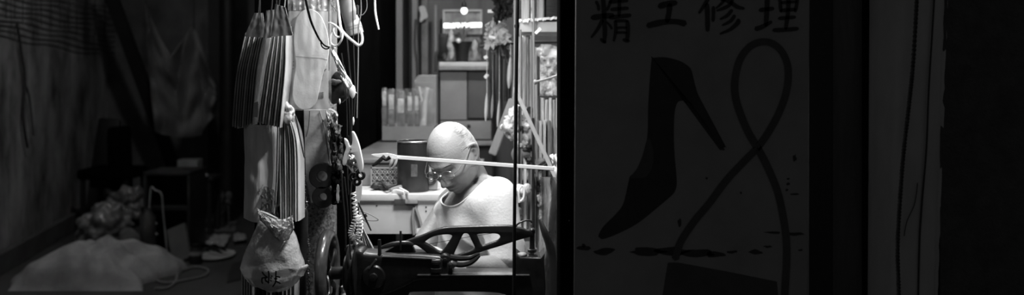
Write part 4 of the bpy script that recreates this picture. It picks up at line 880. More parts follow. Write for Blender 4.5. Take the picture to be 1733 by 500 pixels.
# ---- lamp cup with white cables
cu=thing('plastic_funnel',P(594,60,2.78),'ribbed grey plastic cup hanging upside down beside white cables','cup')
mb=MB(); mb.tube([P(583,-16,2.78),P(588,10,2.78),P(593,30,2.78),P(597,40,2.78)],[.021,.0215,.0215,.0225],32,5); mb.tube([P(596.5,39,2.78),P(598,44,2.78),P(602,58,2.78)],[.0225,.0235,.0228],32,5)
o=part('shell',mb,M('funnel_plastic',.34,.45,.15,8,.05),cu)
mb=MB(); 
for q in ((598,45),(599.2,49)): mb.tube([P(q[0]-.15,q[1]-.5,2.78),P(q[0]+.15,q[1]+.5,2.78)],.0242,32,1)
part('rim_band',mb,m_mid,o)
mb=MB(); mb.box(P(605,17,2.75),(.006,.014,.026),bev=.001); part('side_clip',mb,m_dark,cu)
mb=MB(); mb.tube([P(x,y,2.70) for x,y in [(568,-14),(572,10),(574.5,33),(578,50),(588,62),(600,72),(607,77),(612,73),(613,63),(610,50)]],.0037,10,7); mb_=one('white_cable',mb,m_white,'thick white cable hanging in a hook shape below the plastic cup','cable')
mb=MB(); mb.tube([P(x,y,yy) for x,y,yy in [(556,39,2.70),(562,40,2.69),(571,46,2.685),(577,54,2.69),(576,62,2.695),(568,61,2.69),(564,52,2.685),(567,46,2.69),(563,51,2.70),(559,62,2.70),(560,73,2.70),(567,78,2.69),(574,74,2.685),(579,64,2.68),(580,54,2.685)]],.0029,9,7); one('looped_cable',mb,m_white,'white cable knotted in two loops right of the big insole','cable')
mb=MB(); mb.tube([P(x,y,2.70) for x,y in [(557,79),(563,79),(566,83)]],[.004,.006,.004],8,4); one('cable_knot',mb,m_off,'small pale knot where the black strap meets the white cable','knot')
for i,(pp,r,mm,lab) in enumerate([([(634,-14),(635,18),(638,36),(641,50)],[.0028,.0032,.003,.0022],m_white,'single white cord end hanging free in the dark opening'),([(610,-14),(611,20),(607,48),(606,110),(604,200)],.0016,m_mid,'thin grey wire hanging right of the plastic cup'),([(619,-14),(621,12),(615,24),(608,26)],.0012,m_mid,'thin curled wire beside the plastic cup'),([(556,-14),(560,5),(572,22),(575,36)],.0016,m_mid,'thin grey wire crossing behind the white cable'),([(556,-14),(556,30),(557,70),(556,120)],.003,m_black,'black cord right along the edge of the big insole')]):
    cord(pp,2.76,r,mm,lab)
# white cloth strand, black pouch, straps
def stf(u,v):
    L=[(556,82),(557,95),(563,115),(573,132),(590,152)]; R=[(560,81),(569,95),(580,112),(588,130),(601,158)]
    t=v*4; a=int(min(t,3)); f=t-a; l=[L[a][i]*(1-f)+L[a+1][i]*f for i in (0,1)]; r=[R[a][i]*(1-f)+R[a+1][i]*f for i in (0,1)]
    return P(l[0]+(r[0]-l[0])*u,l[1]+(r[1]-l[1])*u,2.72+.006*math.sin(u*9+v*2))
mb=sheetf(MB(),[(556,81),(563,81),(604,158),(586,150)],2.72,18,40,.012,.004,2,.001,2); one('white_film_strip',mb,M('white_strip_film',.85,.4,.1,14,.1),'twisted white strip widening downward from the cable knot','strip')
mb=MB(); mb.crumple(P(572,150,2.77),(.030,.022,.045),.45,24,31,48,36); one('black_pouch',mb,M('glossy_black_cloth',.03,.3,.5,12,.3),'glossy black pouch hanging right of the big insole','pouch')
mb=MB(); mb.crumple(P(568,139,2.745),(.018,.006,.008),.5,34,33,28,18); one('grey_fold',mb,M('mid_fold_cloth',.12,.5,.3,20,.2),'grey fold of cloth across the black pouch','cloth')
for i,(pp,r) in enumerate([([(582,110),(589,150),(592,200),(593,260)],.003),([(587,60),(592,120),(596,170),(594,240)],.0035),([(578,90),(584,140),(587,190),(588,285),(590,330)],.003),([(596,-14),(599,90),(601,150),(599,200)],.0025),([(590,230),(595,290),(593,345),(597,400)],.0035),([(583,300),(588,350),(590,390),(594,440)],.0035),([(578,290),(580,330),(584,375),(585,420)],.004),([(600,330),(598,360),(601,400)],.0025)]):
    cord(pp,2.74,r,m_black,['black strap nearest the pouch on its right','black strap crossing the pouch right edge','long black strap ending below the white clip','thin black cord under the plastic cup','black strap running below the white clip','black strap left of the coiled cord','black strap beside the rubber rolls','thin black cord on top of the coiled cord'][i],'strap','black_strap',flat=.6)
for i,(x,y,w,h) in enumerate([(597,155,5,12),(598,206,1.6,7),(585,139,1.5,7),(575,172,1.6,5),(572,328,2.5,16)]):
    mb=MB(); mb.crumple(P(x,y,2.71 if i!=1 else 2.72),(w/F*2.7,.004,h/F*2.7),.35,40,i+3,16,14); one('white_scrap',mb,m_white,['bright pointed white scrap right of the black pouch','small white sliver on the straps above the clip','tiny white sliver on the black pouch','tiny white sliver at the foot of the black pouch','white sliver beside the smaller rubber roll'][i],'scrap')
# white clip
cl_=thing('white_clip',P(596,290,2.68),'white pointed plastic clip hanging above the coiled cord','clip')
ol=[(583,236),(587,240),(590,248),(593,249),(596,245),(597,235),(596,224),(600,229),(606,245),(610,262),(613,281),(610,293),(606,283),(603,271),(600,263),(595,259),(590,260),(587,265),(584,279),(580,277),(582,264),(586,251),(584,243)]
mb=curve_plate([xz(ol,2.67,3)],.012,.0015,2.68); part('body',mb,m_white,cl_)
mb=MB(); mb.lathe(P(593.5,253,2.671),[(.0022,0),(.0018,-.002)],10,axis='y'); part('pivot',mb,m_black,cl_)
mb=MB(); mb.crumple(P(597,275,2.70),(.02,.015,.022),.55,50,41,40,30,sharp=True); one('shiny_fittings',mb,M('shiny_bits',.5,.15,.6,60,.3,metal=.8),'shiny crumpled metal bits inside the white clip','fittings')
for i,(x,y,R) in enumerate([(610,297,.0095),(604,308,.008),(598,300,.009)]):
    mb=MB(); mb.torus(P(x,y,2.69+.012*i),R,.0045,'y',24,10); one('black_ring',mb,m_rubber,['black rubber ring at the tip of the white clip','lowest black rubber ring under the white clip','black rubber ring left under the white clip'][i],'ring')
mb=MB(); mb.prism([P(x,y,2.81) for x,y in [(604,292),(613,300),(612,330),(606,352),(600,345)]],.004); one('pale_card',mb,m_off,'pale card piece behind the black rubber rings','card')
# coiled cord
def coil(mb,path,R,r,turns):
    Q=smooth_path(path,14); k=len(Q); n=turns*14; pts=[]
    for i in range(n):
        t=i/(n-1)*(k-1); a=int(min(t,k-2)); p=Q[a].lerp(Q[a+1],t-a); tg=(Q[a+1]-Q[a]).normalized(); u=tg.cross(V((0,1,0))).normalized(); w=tg.cross(u); an=2*math.pi*turns*i/n
        rr=R*(.8+.3*i/n); pts.append(p+(u*math.cos(an)+w*math.sin(an))*rr)
    return mb.tube(pts,r,6,1)
mb=MB(); coil(mb,[P(598,326,2.72),P(600,350,2.72),P(602,368,2.72),P(597,385,2.72),P(594,396,2.72),P(600,405,2.72),P(607,398,2.72),P(609,380,2.71),P(606,366,2.71)],.0075,.0017,26); one('coiled_cable',mb,m_white,'white coiled cable looped left of the bench front','cord')
mb=MB(); mb.tube([P(606,343,2.8),P(616,365,2.8),P(628,391,2.8)],[.002,.003,.002],7,4); mb.tube([P(617,363,2.8),P(620,368,2.8)],.004,7,2); one('thin_probe',mb,m_black,'thin black needle tool slanting in front of the white bench panel','tool')
for i,pp in enumerate([[(600,358),(618,360),(640,372),(628,374),(606,370)],[(596,374),(612,372),(624,380)]]): cord(pp,2.82,.0014,m_mid,['thin grey wire loop before the white bench panel','short grey wire below the wire loop'][i])
def fan(u,v): 
    return P(604+(6+34*v)*u-2*v, 372+62*v+4*u, 2.86+.008*math.sin(u*40)+.01*v*noise.noise(V((u*4,v*4,8))))
mb=MB(); mb.grid(fan,60,30,.0008); one('pleated_film',mb,M('pleated_film',.5,.25,.35,6,.4,alpha=.8,coat=.5,stretch=(30,3,3)),'pleated translucent film fanning out behind the belt pulley','plastic film')
mb=MB(); mb.crumple(P(604,418,2.85),(.026,.02,.035),.5,26,44,40,30,sharp=True); one('dark_crumpled_bag',mb,M('dark_bag',.06,.4,.5,20,.4,coat=.3),'dark crumpled bag between the coiled cord and the pulley','plastic bag')
# ============================================================ FOREGROUND ROD + STICK
mb=MB(); mb.tube([P(876,-30,2.55),P(873,200,2.56),P(870,480,2.58),P(869,1090,2.6)],.0046,10,4); mb.tube([P(874.5,42,2.556),P(874.3,47,2.556)],.0065,10,1); one('black_pole',mb,m_black,'thin upright black pole crossing before the machine head','pole')
wk=thing('white_stick',P(800,281,2.9),'long white stick crossing horizontally before the face of the man','stick')
mb=MB(); mb.bar(P(664,266,2.93),P(938,286,2.90),.0115,.006,.0015,up=(0,1,0)); part('shaft',mb,m_white,wk)
mb=MB(); mb.prism(smooth_path([P(x,y,2.92) for x,y in [(628,262),(640,261),(655,260),(672,264),(672,270),(655,267),(640,266)]],2,True),.008); part('flat_tip',mb,m_white,wk,'flattened white tip')
mb=MB(); mb.tube([P(650,264,2.915),P(645,270,2.91),P(638,276,2.91),P(630,281,2.91)],[.004,.006,.006,.003],8,5); mb.tube([P(646,266,2.91),P(654,270,2.91),P(660,266,2.91)],.0055,8,4); part('clamp_jaw',mb,m_iron,wk,'black spring clamp')
mb=MB(); mb.tube([P(664,268,2.915),P(662,276,2.91),P(659,284,2.91)],[.004,.005,.003],8,4); mb.tube([P(672,269,2.915),P(669,278,2.91),P(664,286,2.91)],[.003,.004,.003],8,4); part('clamp_prong',mb,m_grey,wk)
# ============================================================ SEWING MACHINE
MY=2.8
sm=thing('sewing_machine',V((-.2,MY,.862)),'black cast iron patching machine with openwork arm and large handwheel','sewing machine')
out=[(649,432),(652,429),(662,423),(677,414.5),(697,406.5),(717,399.5),(735,392),(751,387.5),(770,385.8),(789,385),(815,384.2),(840,383.7),(862,383.7),(872,386),(882,388),(890,391),(897,392),(899,397),(891,400),(880,403),(867,407),(846,414),(826,420),(808,426),(792,431),(778,437),(770,443),(768,450),(760,456),(750,457),(742,453),(738,446),(735,441),(723,439.5),(700,438.5),(675,438),(655,437),(648,436)]
hA=[(717,409),(722,404),(731,399),(741,396),(753,394.3),(762,394.5),(767,397),(767.5,401),(763,409),(757,418),(751,426),(746,428),(740,426),(733,421),(725,416),(718,412)]
hB=[(784,393.2),(790,392.4),(795,395),(799,403),(804,413),(806,419),(804,423),(796,426.5),(786,430),(776,433.5),(769,434),(766,431),(768,425),(773,414),(778,403),(781,397)]
hC=[(806,395),(812,393.2),(825,392.6),(838,392.8),(845,394.5),(848.5,399),(848,404),(843,409),(832,413),(822,416.5),(816,417.5),(812,414),(808,405),(805,398)]
hD=[(695,415.5),(700,412.6),(706,412.8),(714,418),(722,424),(731,431),(733,433),(722,433.5),(708,433),(699,432.5),(701,426),(698,420)]
mb=curve_plate([xz(out,MY,3),xz(hA,MY,3),xz(hB,MY,3),xz(hC,MY,3),xz(hD,MY,3)],.014,.004,MY); part('openwork_arm',mb,m_iron,sm,'cast openwork arm with four holes')
# barrel body
body=[(607,428),(612,427),(616,431),(628,433),(645,434),(665,433.5),(700,434),(735,436),(752,440),(760,452),(757,464),(740,466),(707,466),(690,474),(668,484),(640,496),(632,519),(607,519),(604,480),(604,440)]
mb=curve_plate([xz(body,MY,3)],.07,.012,MY+.01); part('body_casting',mb,m_iron,sm)
mb=MB(); mb.bar(P(648,433.6,MY-.03),P(738,438,MY-.03),.004,.03,.001,up=(0,1,0)); part('top_lip',mb,M('bare_edge_steel',.16,.4,.4,30,.1,metal=.7),sm,'worn bare edge')
bed=[(703,464.5),(712,463.5),(800,464),(897,464),(899,466),(900,492),(894,500),(870,498),(848,491),(820,488.5),(760,488),(700,488.5),(690,494),(684,505),(678,524),(620,524),(622,500),(650,486),(690,470)]
mb=curve_plate([xz(bed,MY,3)],.07,.006,MY+.015); part('bed_arm',mb,m_iron,sm)
mb=MB(); mb.bar(P(707,464.2,MY-.028),P(896,464.6,MY-.028),.003,.04,.0008,up=(0,1,0)); part('bed_edge',mb,MATS['bare_edge_steel'],sm,'worn bare bed edge')
hd=[(874,437),(880,435),(915,435.5),(918,438),(918,524),(876,524)]
mb=curve_plate([xz(hd,MY,2)],.085,.004,MY+.01); part('head_casting',mb,m_iron,sm)
mb=MB(); c=P(900.5,436,MY); mb.lathe(c,[(.016,0),(.016,.006),(.010,.008),(.010,.014),(.013,.016),(.013,.022),(.008,.024),(.007,.03),(.007,.066),(.0095,.068),(.0095,.078),(.006,.082)],24); part('needle_bar',mb,m_iron,sm)
mb=MB(); mb.lathe(c+V((0,0,.009)),[(.0115,0),(.0115,.005)],6); part('lock_nut',mb,m_steel,sm,'bright lock nut')
mb=MB(); mb.bar(P(886,394,MY),P(902,393,MY),.012,.014,.003,up=(0,1,0)); part('arm_link',mb,m_iron,sm)
mb=MB(); mb.tube([P(871,386.5,MY-.02),P(876,380,MY-.02),P(884,375.5,MY-.02),P(893,373.5,MY-.02),P(899,375,MY-.02),P(900,378,MY-.02)],[.003,.0025,.0023,.0023,.003,.0035],8,5); part('thread_guide',mb,m_iron,sm)
mb=MB(); mb.crumple(P(882,432,MY-.01),(.016,.012,.008),.4,30,50,24,16); part('presser_foot',mb,m_grey,sm)
# pivot + tension parts
mb=MB(); c=P(753,440,MY-.034); mb.lathe(c+V((0,0,-.002)),[(.017,.03),(.017,.004),(.014,0),(.007,-.001),(.006,-.007),(.001,-.008)],28,axis='y'); part('pivot_boss',mb,m_iron,sm)
mb=MB(); c=P(738,462,MY-.05); mb.lathe(c,[(.012,0),(.0155,.003),(.0155,.012),(.009,.014),(.009,.022),(.013,.024),(.013,.031),(.006,.034)],20); part('tension_knob',mb,m_iron,sm)
mb=MB(); mb.lathe(c+V((0,0,.0335)),[(.012,0),(.012,.002)],20); part('knob_cap',mb,m_steel,sm,'bright knob cap')
for i,pp in enumerate([[(762,436),(778,438),(795,437),(806,432),(812,430)],[(762,446),(780,449),(795,446),(806,439),(812,433)]]):
    mb=MB(); mb.tube([P(x,y,MY-.03-.006*i) for x,y in pp],[.009,.008,.007,.005,.003],8,5); part('lever',mb,m_iron,sm)
mb=MB(); mb.crumple(P(766,448,MY-.045),(.012,.01,.012),.35,40,51,24,16); part('worn_cam',mb,M('greasy_metal',.12,.3,.6,40,.2,metal=.6),sm)
mb=MB(); mb.tube([P(724,414,MY),P(790,402,MY),P(842,394,MY)],.0007,5,2); part('thread',mb,m_rope,sm)
mb=MB(); mb.tube([P(678,391.5,MY-.02),P(678,412,MY-.02),P(678,424,MY-.02)],.0032,8,2); part('spool_pin',mb,m_iron,sm)
mb=MB(); mb.tube([P(642,406,MY-.03),P(642.5,430,MY-.03),P(642,445,MY-.03)],[.004,.0055,.004],10,4); part('spool_pin',mb,m_iron,sm)
mb=MB(); mb.tube([P(645,420,MY-.015),P(665,414,MY-.015),P(690,412,MY-.015),P(700,416,MY-.015)],[.005,.007,.006,.003],8,4); part('front_lever',mb,m_iron,sm)
mb=MB(); mb.bar(P(624,456,MY-.045),P(637,439,MY-.045),.006,.006,.0015); part('crank_rod',mb,m_steel if 0 else M('oily_steel',.22,.35,.4,30,.1,metal=.8),sm,'bright slanting rod')
mb=MB(); c=P(632,470,MY-.046); mb.lathe(c,[(.033,.03),(.033,.004),(.029,0),(.012,-.001),(.01,-.007),(.001,-.008)],32,axis='y'); part('cam_cover',mb,m_iron,sm)
# belt wheel
wc=P(598,461,MY); mb=MB(); mb.lathe((0,0,0),[(.018,-.016),(.058,-.014),(.072,-.013),(.074,-.009),(.062,-.003),(.062,.003),(.076,.009),(.078,.013),(.06,.015),(.018,.018)],56,axis='x')
m2=MB(); m2.join(mb,Matrix.Translation(wc)); part('belt_pulley',m2,m_iron,sm)
m2=MB(); m2.lathe(P(586,463,MY),[(.045,-.004),(.05,-.002),(.05,.004),(.045,.006)],48,axis='x'); part('pulley_flange',m2,m_iron,sm)
hc=P(554,464,MY)
m2=MB(); m2.tube([hc+V((-.012,0,0)),P(600,461,MY)],[.018,.017,.018],24,1); part('shaft',m2,m_iron,sm)
hw=MB(); hw.torus(hc,.108,.0175,'x',72,18); hwo=part('handwheel',hw,M('polished_black_iron',.07,.33,.4,40,.06,coat=.6),sm)
for k in range(4):
    an=k*math.pi/2+.35; m2=MB(); pts=[]
    for j in range(7):
        t=j/6; a2=an+.55*math.sin(math.pi*t)*.8; r=.014+.098*t; pts.append(hc+V((.012*math.sin(math.pi*t)+.0,math.cos(a2)*r,math.sin(a2)*r)))
    m2.tube(pts,[.011,.008,.008,.010],10,3,flat=.7); part('spoke',m2,m_iron,hwo)
m2=MB(); m2.lathe(hc,[(.019,-.014),(.022,-.01),(.022,.01),(.019,.014)],28,axis='x'); part('hub',m2,m_iron,hwo)
# base column & stand
mb=MB(); mb.box((P(650,0,MY).x,MY+.02,.862+.003),(.12,.12,.02),bev=.004); mb.bm.free()
mb=MB(); mb.box((P(768,0,MY).x,MY+.02,.815),(.50,.12,.048),bev=.006)
st_=part('base_plate',mb,m_iron,sm)
tb=thing('iron_stand',V((P(768,0,MY).x,MY,0)),'black iron stand under the sewing machine','stand')
cx=P(768,0,MY).x
mb=MB(); mb.box((cx-.04,MY+.0,.775),(.74,.26,.026),bev=.004); part('table_board',mb,m_dark,tb)
for sx in (-.26,.26):
    for sy in (-.1,.14): mb=MB(); mb.bar((cx+sx,MY+sy,0),(cx+sx*.9,MY+sy,.7615),.03,.03,.004); part('leg',mb,m_iron,tb)
mb=MB(); mb.bar((cx-.26,MY+.02,.2),(cx+.26,MY+.02,.2),.03,.02,.003,up=(0,1,0)); part('cross_bar',mb,m_iron,tb)
c=P(581,560,2.86); ob_=thing('oil_bottle',V((c.x,2.92,.789)),'small pale bottle just showing below the wheel shaft','bottle')
z0=.789; zt=P(0,484,2.92).z; x=P(582,0,2.92).x
mb=MB(); mb.lathe((x,2.92,0),[(.014,z0),(.015,z0+.01),(.015,zt-.045),(.007,zt-.018),(.006,zt-.016)],24); part('body',mb,m_white,ob_)
mb=MB(); mb.lathe((x,2.92,0),[(.009,zt-.016),(.009,zt-.003),(.006,zt)],20); part('cap',mb,m_off,ob_)
# ============================================================ THE MAN
m_skin=M('weathered_skin',.34,.5,.14,14,.12,sub=.15,detail=8,bscale=160); m_shirt=M('white_cotton',.86,.9,.03,5,.12,bscale=120)
m_hair=M('thin_grey_hair',.5,.5,.3,30,.05); m_trs=M('grey_trousers',.4,.9,.15,9,.15)
yaw,pit=math.radians(32),math.radians(34)
fd=V((-math.sin(yaw)*math.cos(pit),-math.cos(yaw)*math.cos(pit),-math.sin(pit)))
up=V((-math.sin(yaw)*math.sin(pit),-math.cos(yaw)*math.sin(pit),math.cos(pit)))
xl=(-fd).cross(up).normalized()
roll=math.radians(0)
HR=Matrix.Rotation(math.radians(-6),3,'Y')@Matrix((xl,-fd,up)).transposed()
HC=P(767,264,3.15); HS=.95
def G(x,s): return math.exp(-(x/s)**2)
def ss(a,b,x): t=min(1,max(0,(x-a)/(b-a))); return t*t*(3-2*t)
def head_local(n):
    x,y,z=n.x*.077,n.y*.099,n.z*.118
    t=min(1,max(0,-z/.118)); 
    x*=1-.27*t**1.6
    if y<0: y*=1-.02*t; 
    else: y*=1-.30*ss(.2,1,t)
    if z>0: y+=.006*z/.118                      # skull leans back
    fr=ss(0,.05,-y)
    # flatten the face plane and push the jaw forward
    y+=fr*.006*G(z-.0,.05)*G(x,.05)
    y-=fr*.013*G(z+.098,.03)*G(x,.035)
    y-=fr*.006*G(z-.027,.010)*G(abs(x)-.026,.026)      # brow
    y-=fr*.003*G(z-.026,.010)*G(x,.02)
    y+=fr*.012*G(abs(x)-.031,.016)*G(z-.004,.013)      # sockets
    y-=fr*.006*G(abs(x)-.031,.011)*G(z-.001,.008)      # lids
    y-=fr*.003*G(abs(x)-.030,.014)*G(z+.016,.006)      # eye bags
    y-=fr*.007*G(abs(x)-.05,.018)*G(z+.024,.018)       # cheekbones
    y-=fr*.004*G(abs(x)-.036,.015)*G(z+.052,.018)
    x+=(1 if x>0 else -1)*.003*G(z+.02,.02)*G(abs(x)-.06,.02)
    a=.007*ss(.022,.0,z)*ss(-.052,-.03,z) + .021*ss(.012,-.034,z)*ss(-.0485,-.037,z)
    y-=fr*a*G(x,.0095+.004*ss(-.01,-.035,z))
    y-=fr*.009*G(abs(x)-.013,.006)*G(z+.038,.007)      # nostril wings
    y+=fr*.004*G(abs(x)-.027-.25*(-z-.045),.005)*ss(-.035,-.05,z)*ss(-.085,-.07,z)  # folds
    y-=fr*.005*G(x,.026)*G(z+.067,.014)
    y-=fr*.0045*G(x,.022)*G(z+.060,.0045)
    y-=fr*.0050*G(x,.019)*G(z+.0745,.005)
    y+=fr*.0045*G(x,.026)*G(z+.067,.0028)
    y+=fr*.003*G(x,.02)*G(z+.084,.006)
    y-=fr*.004*G(x,.016)*G(z+.100,.012)
    for k,zz in enumerate((.046,.056,.066)): y+=fr*.0009*G(z-zz-.002*math.cos(x*60),.002)*G(x,.045)
    # temples and cheeks hollow
    x-=(1 if x>0 else -1)*.004*G(z-.02,.022)*ss(.0,.05,-y)*ss(.03,.055,abs(x))
    x-=(1 if x>0 else -1)*.005*G(z+.05,.02)*ss(.0,.04,-y)*ss(.03,.05,abs(x))
    return V((x,y,z*(1.07 if z<0 else 1)))*HS
def hp(lx,ly,lz): return HC+HR@(V((lx,ly,lz))*HS)
B=MB()
g=bmesh.ops.create_icosphere(B.bm,subdivisions=7,radius=1)['verts']
for v in g: v.co=HC+HR@head_local(v.co.normalized())
for s in (-1,1):   # ears
    e=[(s*.072,.002,.028),(s*.083,.012,.034),(s*.088,.024,.026),(s*.087,.028,.008),(s*.083,.022,-.010),(s*.077,.012,-.024),(s*.073,.004,-.026)]
    B.tube([hp(*q) for q in e],[.004,.005,.005,.005,.0055,.006,.004],10,6)
    e=[(s*.075,.004,.016),(s*.081,.014,.016),(s*.082,.018,.004),(s*.078,.012,-.010)]
    B.tube([hp(*q) for q in e],[.004,.004,.004,.004],10,5)
    R3=HR@Euler((0,0,s*-.45)).to_matrix()
    B.ell(hp(s*.075,.014,.003),(.004,.016,.028),R3,24,16)
NB=P(802,318,3.30)
SL=P(843,331,3.12); SR=P(765,344,3.34); MID=(SL+SR)/2
PEL=V((-.08,3.40,.62))
B.cap(hp(.0,.036,-.045),NB+V((.0,0,0)),.050,.060,32)
B.cap(hp(.0,.0,-.070),NB+V((-.02,-.03,-.02)),.034,.05,28)
for s in (-1,1): B.cap(hp(s*.045,.035,-.045),NB.lerp(SL if s>0 else SR,.25)+V((0,-.02,.0)),.012,.014,12)
B.cap(NB,SL,.055,.05); B.cap(NB,SR,.055,.05)
sv=(SL-SR).normalized(); dt=V((-sv.y,sv.x,0)).normalized(); dt=-dt if dt.x>0 else dt
uz=(MID-PEL).normalized(); TR=Matrix((sv,dt,uz)).transposed()
for i in range(7):
    t=i/6; c=MID.lerp(PEL,t)-uz*.05*(1-t); B.ell(c,(.145-.03*math.sin(math.pi*t),.095+.012*math.sin(math.pi*t),.11),TR,28,20)
EL=P(858,452,3.10); WL=P(783,449,2.96); ER=P(708,428,3.18); WR=P(741,434,3.01)
for S_,E_,W_ in ((SL,EL,WL),(SR,ER,WR)):
    B.cap(S_,E_,.047,.036,24); B.cap(E_,W_,.036,.024,24)
    B.cap(E_.lerp(W_,.15),E_.lerp(W_,.55),.038,.03,24)
def hand(W,d,nrm,flip,curl=.5):
    d=d.normalized(); nrm=(nrm-d*nrm.dot(d)).normalized(); sd=d.cross(nrm)*flip
    Rm=Matrix((sd,d,nrm)).transposed()
    B.cap(W-d*.02,W+d*.02,.023,.024,18)
    B.ell(W+d*.05,(.040,.048,.015),Rm,24,16)
    for k,(o,L,r) in enumerate([(-.030,.062,.0078),(-.010,.074,.0084),(.010,.078,.0086),(.029,.070,.0084)]):
        p=W+d*(.085-.006*abs(k-2))+sd*o; a=curl*.5; prev=p-d*.02
        B.cap(prev,p,r+.001,r+.001,12)
        for j,f in enumerate((.44,.32,.24)):
            q=p+(d*math.cos(a)-nrm*math.sin(a)+sd*o*1.5).normalized()*L*f; B.cap(p,q,r-.0006*j,r-.0006*(j+1),12); p=q; a+=curl*.55
    p=W+d*.02+sd*.026; q=W+d*.052+sd*.052-nrm*.012; r_=q+(d*.9+sd*.1-nrm*.4).normalized()*.030; t_=r_+(d-sd*.25-nrm*.4).normalized()*.024
    B.cap(p,q,.015,.0105,12); B.cap(q,r_,.0105,.009,12); B.cap(r_,t_,.009,.0078,12)
hand(WL,(WL-EL).normalized()+V((-.1,0,-.25)),V((0,-.35,1)),1,.55)
hand(WR,(WR-ER).normalized()+V((.15,0,-.3)),V((0,-.3,1)),-1,.6)
# legs (hidden below the machine)
KL=V((-.12,3.08,.60)); KR=V((-.30,3.22,.60))
for K,off in ((KL,V((.1,-.08,0))),(KR,V((-.08,.05,0)))):
    B.cap(PEL+off*.6,K,.075,.055,20); B.cap(K,V((K.x+.02,K.y+.06,.10)),.05,.035,18); B.cap(V((K.x+.02,K.y+.07,.045)),V((K.x-.04,K.y-.12,.035)),.035,.03,16)
body=remesh(B,.0026,2,.5)
man=thing('person',V((0,3.4,0)),'elderly balding man in white t-shirt and glasses bent over the sewing machine','person')
bo=part('body',body,m_skin,man)
for f in bo.data.polygons: f.use_smooth=True
# shirt
S=MB()
for i in range(9):
    t=i/8; c=MID.lerp(PEL,t)-uz*.05*(1-t)+dt*(.012*math.sin(math.pi*t)+.006); S.ell(c,(.172-.012*math.sin(math.pi*t),.118+.03*math.sin(math.pi*t),.12),TR,32,24)
S.ell(MID+dt*.035-uz*.06,(.19,.085,.11),TR,32,24); S.ell(MID+dt*.045-uz*.13,(.18,.10,.12),TR,32,24)
for e,sr,k,rr in ((SL,.062,.80,.066),(SR,.052,.50,.052)):
    el=EL if e is SL else P(730,420,3.25)
    S.cap(NB+V((0,0,-.035)),e+V((0,0,-.004)),.058,sr,28)
    S.cap(NB.lerp(e,.5)+V((0,0,-.02)),e,.062,sr,28)
    S.cap(e,e.lerp(el,k),sr,rr,28)
    for q in (.25,.5): S.cap(e.lerp(MID,q)+V((0,0,-.05)),e.lerp(el,k*.92)+(MID-e)*.18,sr,rr*.93,24)
    S.cap(e.lerp(MID,.3)+dt*.03+V((0,0,-.03)),e.lerp(el,k*.6)+(MID-e)*.25+V((0,0,-.02)),sr,.06,24)
sh_=remesh(S,.005,45,.7); sh_.bm.normal_update()
def folds(q):
    r=q-NB; a=r.dot(sv); b_=r.dot(uz); d_=r.dot(dt)
    def rid(x): return 1-abs(math.sin(x))
    f=.0065*rid(a*34+b_*12+2.2*noise.noise(q*5))*ss(.02,-.10,b_)
    f+=.0045*noise.noise(V((a*16+b_*6,b_*4+d_*4,1.3)))
    f+=.007*rid(b_*40-a*16+2.5*noise.noise(q*6+V((5,0,0))))*ss(-.16,-.30,b_)
    f+=.004*rid((r-sv*.12).length*60+noise.noise(q*8)*2)*ss(.05,.12,abs(a))*ss(-.02,-.12,b_)
    return f-.003
for v in sh_.bm.verts: v.co+=v.normal*folds(v.co)
so=part('t_shirt',sh_,m_shirt,man,'plain white t-shirt')
# cut the neckline: a tilted cylinder around the neck
col_dir=(hp(0,.03,-.05)-NB).normalized()
cc=NB+col_dir*.012+V((-.012,-.018,-.012)); ax=(col_dir+V((-.25,-.25,.15))).normalized(); u_=ax.cross(V((0,0,1))).normalized(); w_=ax.cross(u_)
from mathutils.bvhtree import BVHTree
dgx=bpy.context.evaluated_depsgraph_get()
bm_=bmesh.new(); bm_.from_mesh(so.data); off=wpos(so)
for v in bm_.verts: v.co+=off
tree=BVHTree.FromBMesh(bm_)
ring=[]; N_=P(784,309,3.2)
for k in range(40):
    an=2*math.pi*k/40; dvec=(u_*math.cos(an)*.094+w_*math.sin(an)*.098); o_=N_+dvec+ax*.12
    hit=tree.ray_cast(o_,-ax,.3)
    if hit[0] is not None: ring.append(hit[0]+hit[1]*.001)
mbr=MB()
if len(ring)>10:
    # smooth the ring
    for _ in range(4): ring=[(ring[i-1]+ring[i]*2+ring[(i+1)%len(ring)])/4 for i in range(len(ring))]
    mbr.tube(ring,.0028,8,3,closed=True); part('collar_band',mbr,m_shirt,so)
# remove shirt faces inside the collar so that skin shows
dele=[]
for f in bm_.faces:
    c=f.calc_center_median(); r=c-N_; h=r.dot(ax); a=r.dot(u_)/.094; b_=r.dot(w_)/.098
    if a*a+b_*b_<.97 and h>-.09: dele.append(f)
bmesh.ops.delete(bm_,geom=dele,context='FACES')
for v in bm_.verts: v.co-=off
bm_.to_mesh(so.data); bm_.free()
for f in so.data.polygons: f.use_smooth=True
# trousers
T_=MB()
T_.ell(PEL,(.17,.14,.12),TR,28,20)
for K,off in ((KL,V((.1,-.08,0))),(KR,V((-.08,.05,0)))):
    T_.cap(PEL+off*.6,K,.088,.068,24); T_.cap(K,V((K.x+.02,K.y+.06,.11)),.066,.055,22)
tr_=remesh(T_,.008,8); part('trousers',tr_,m_trs,man)
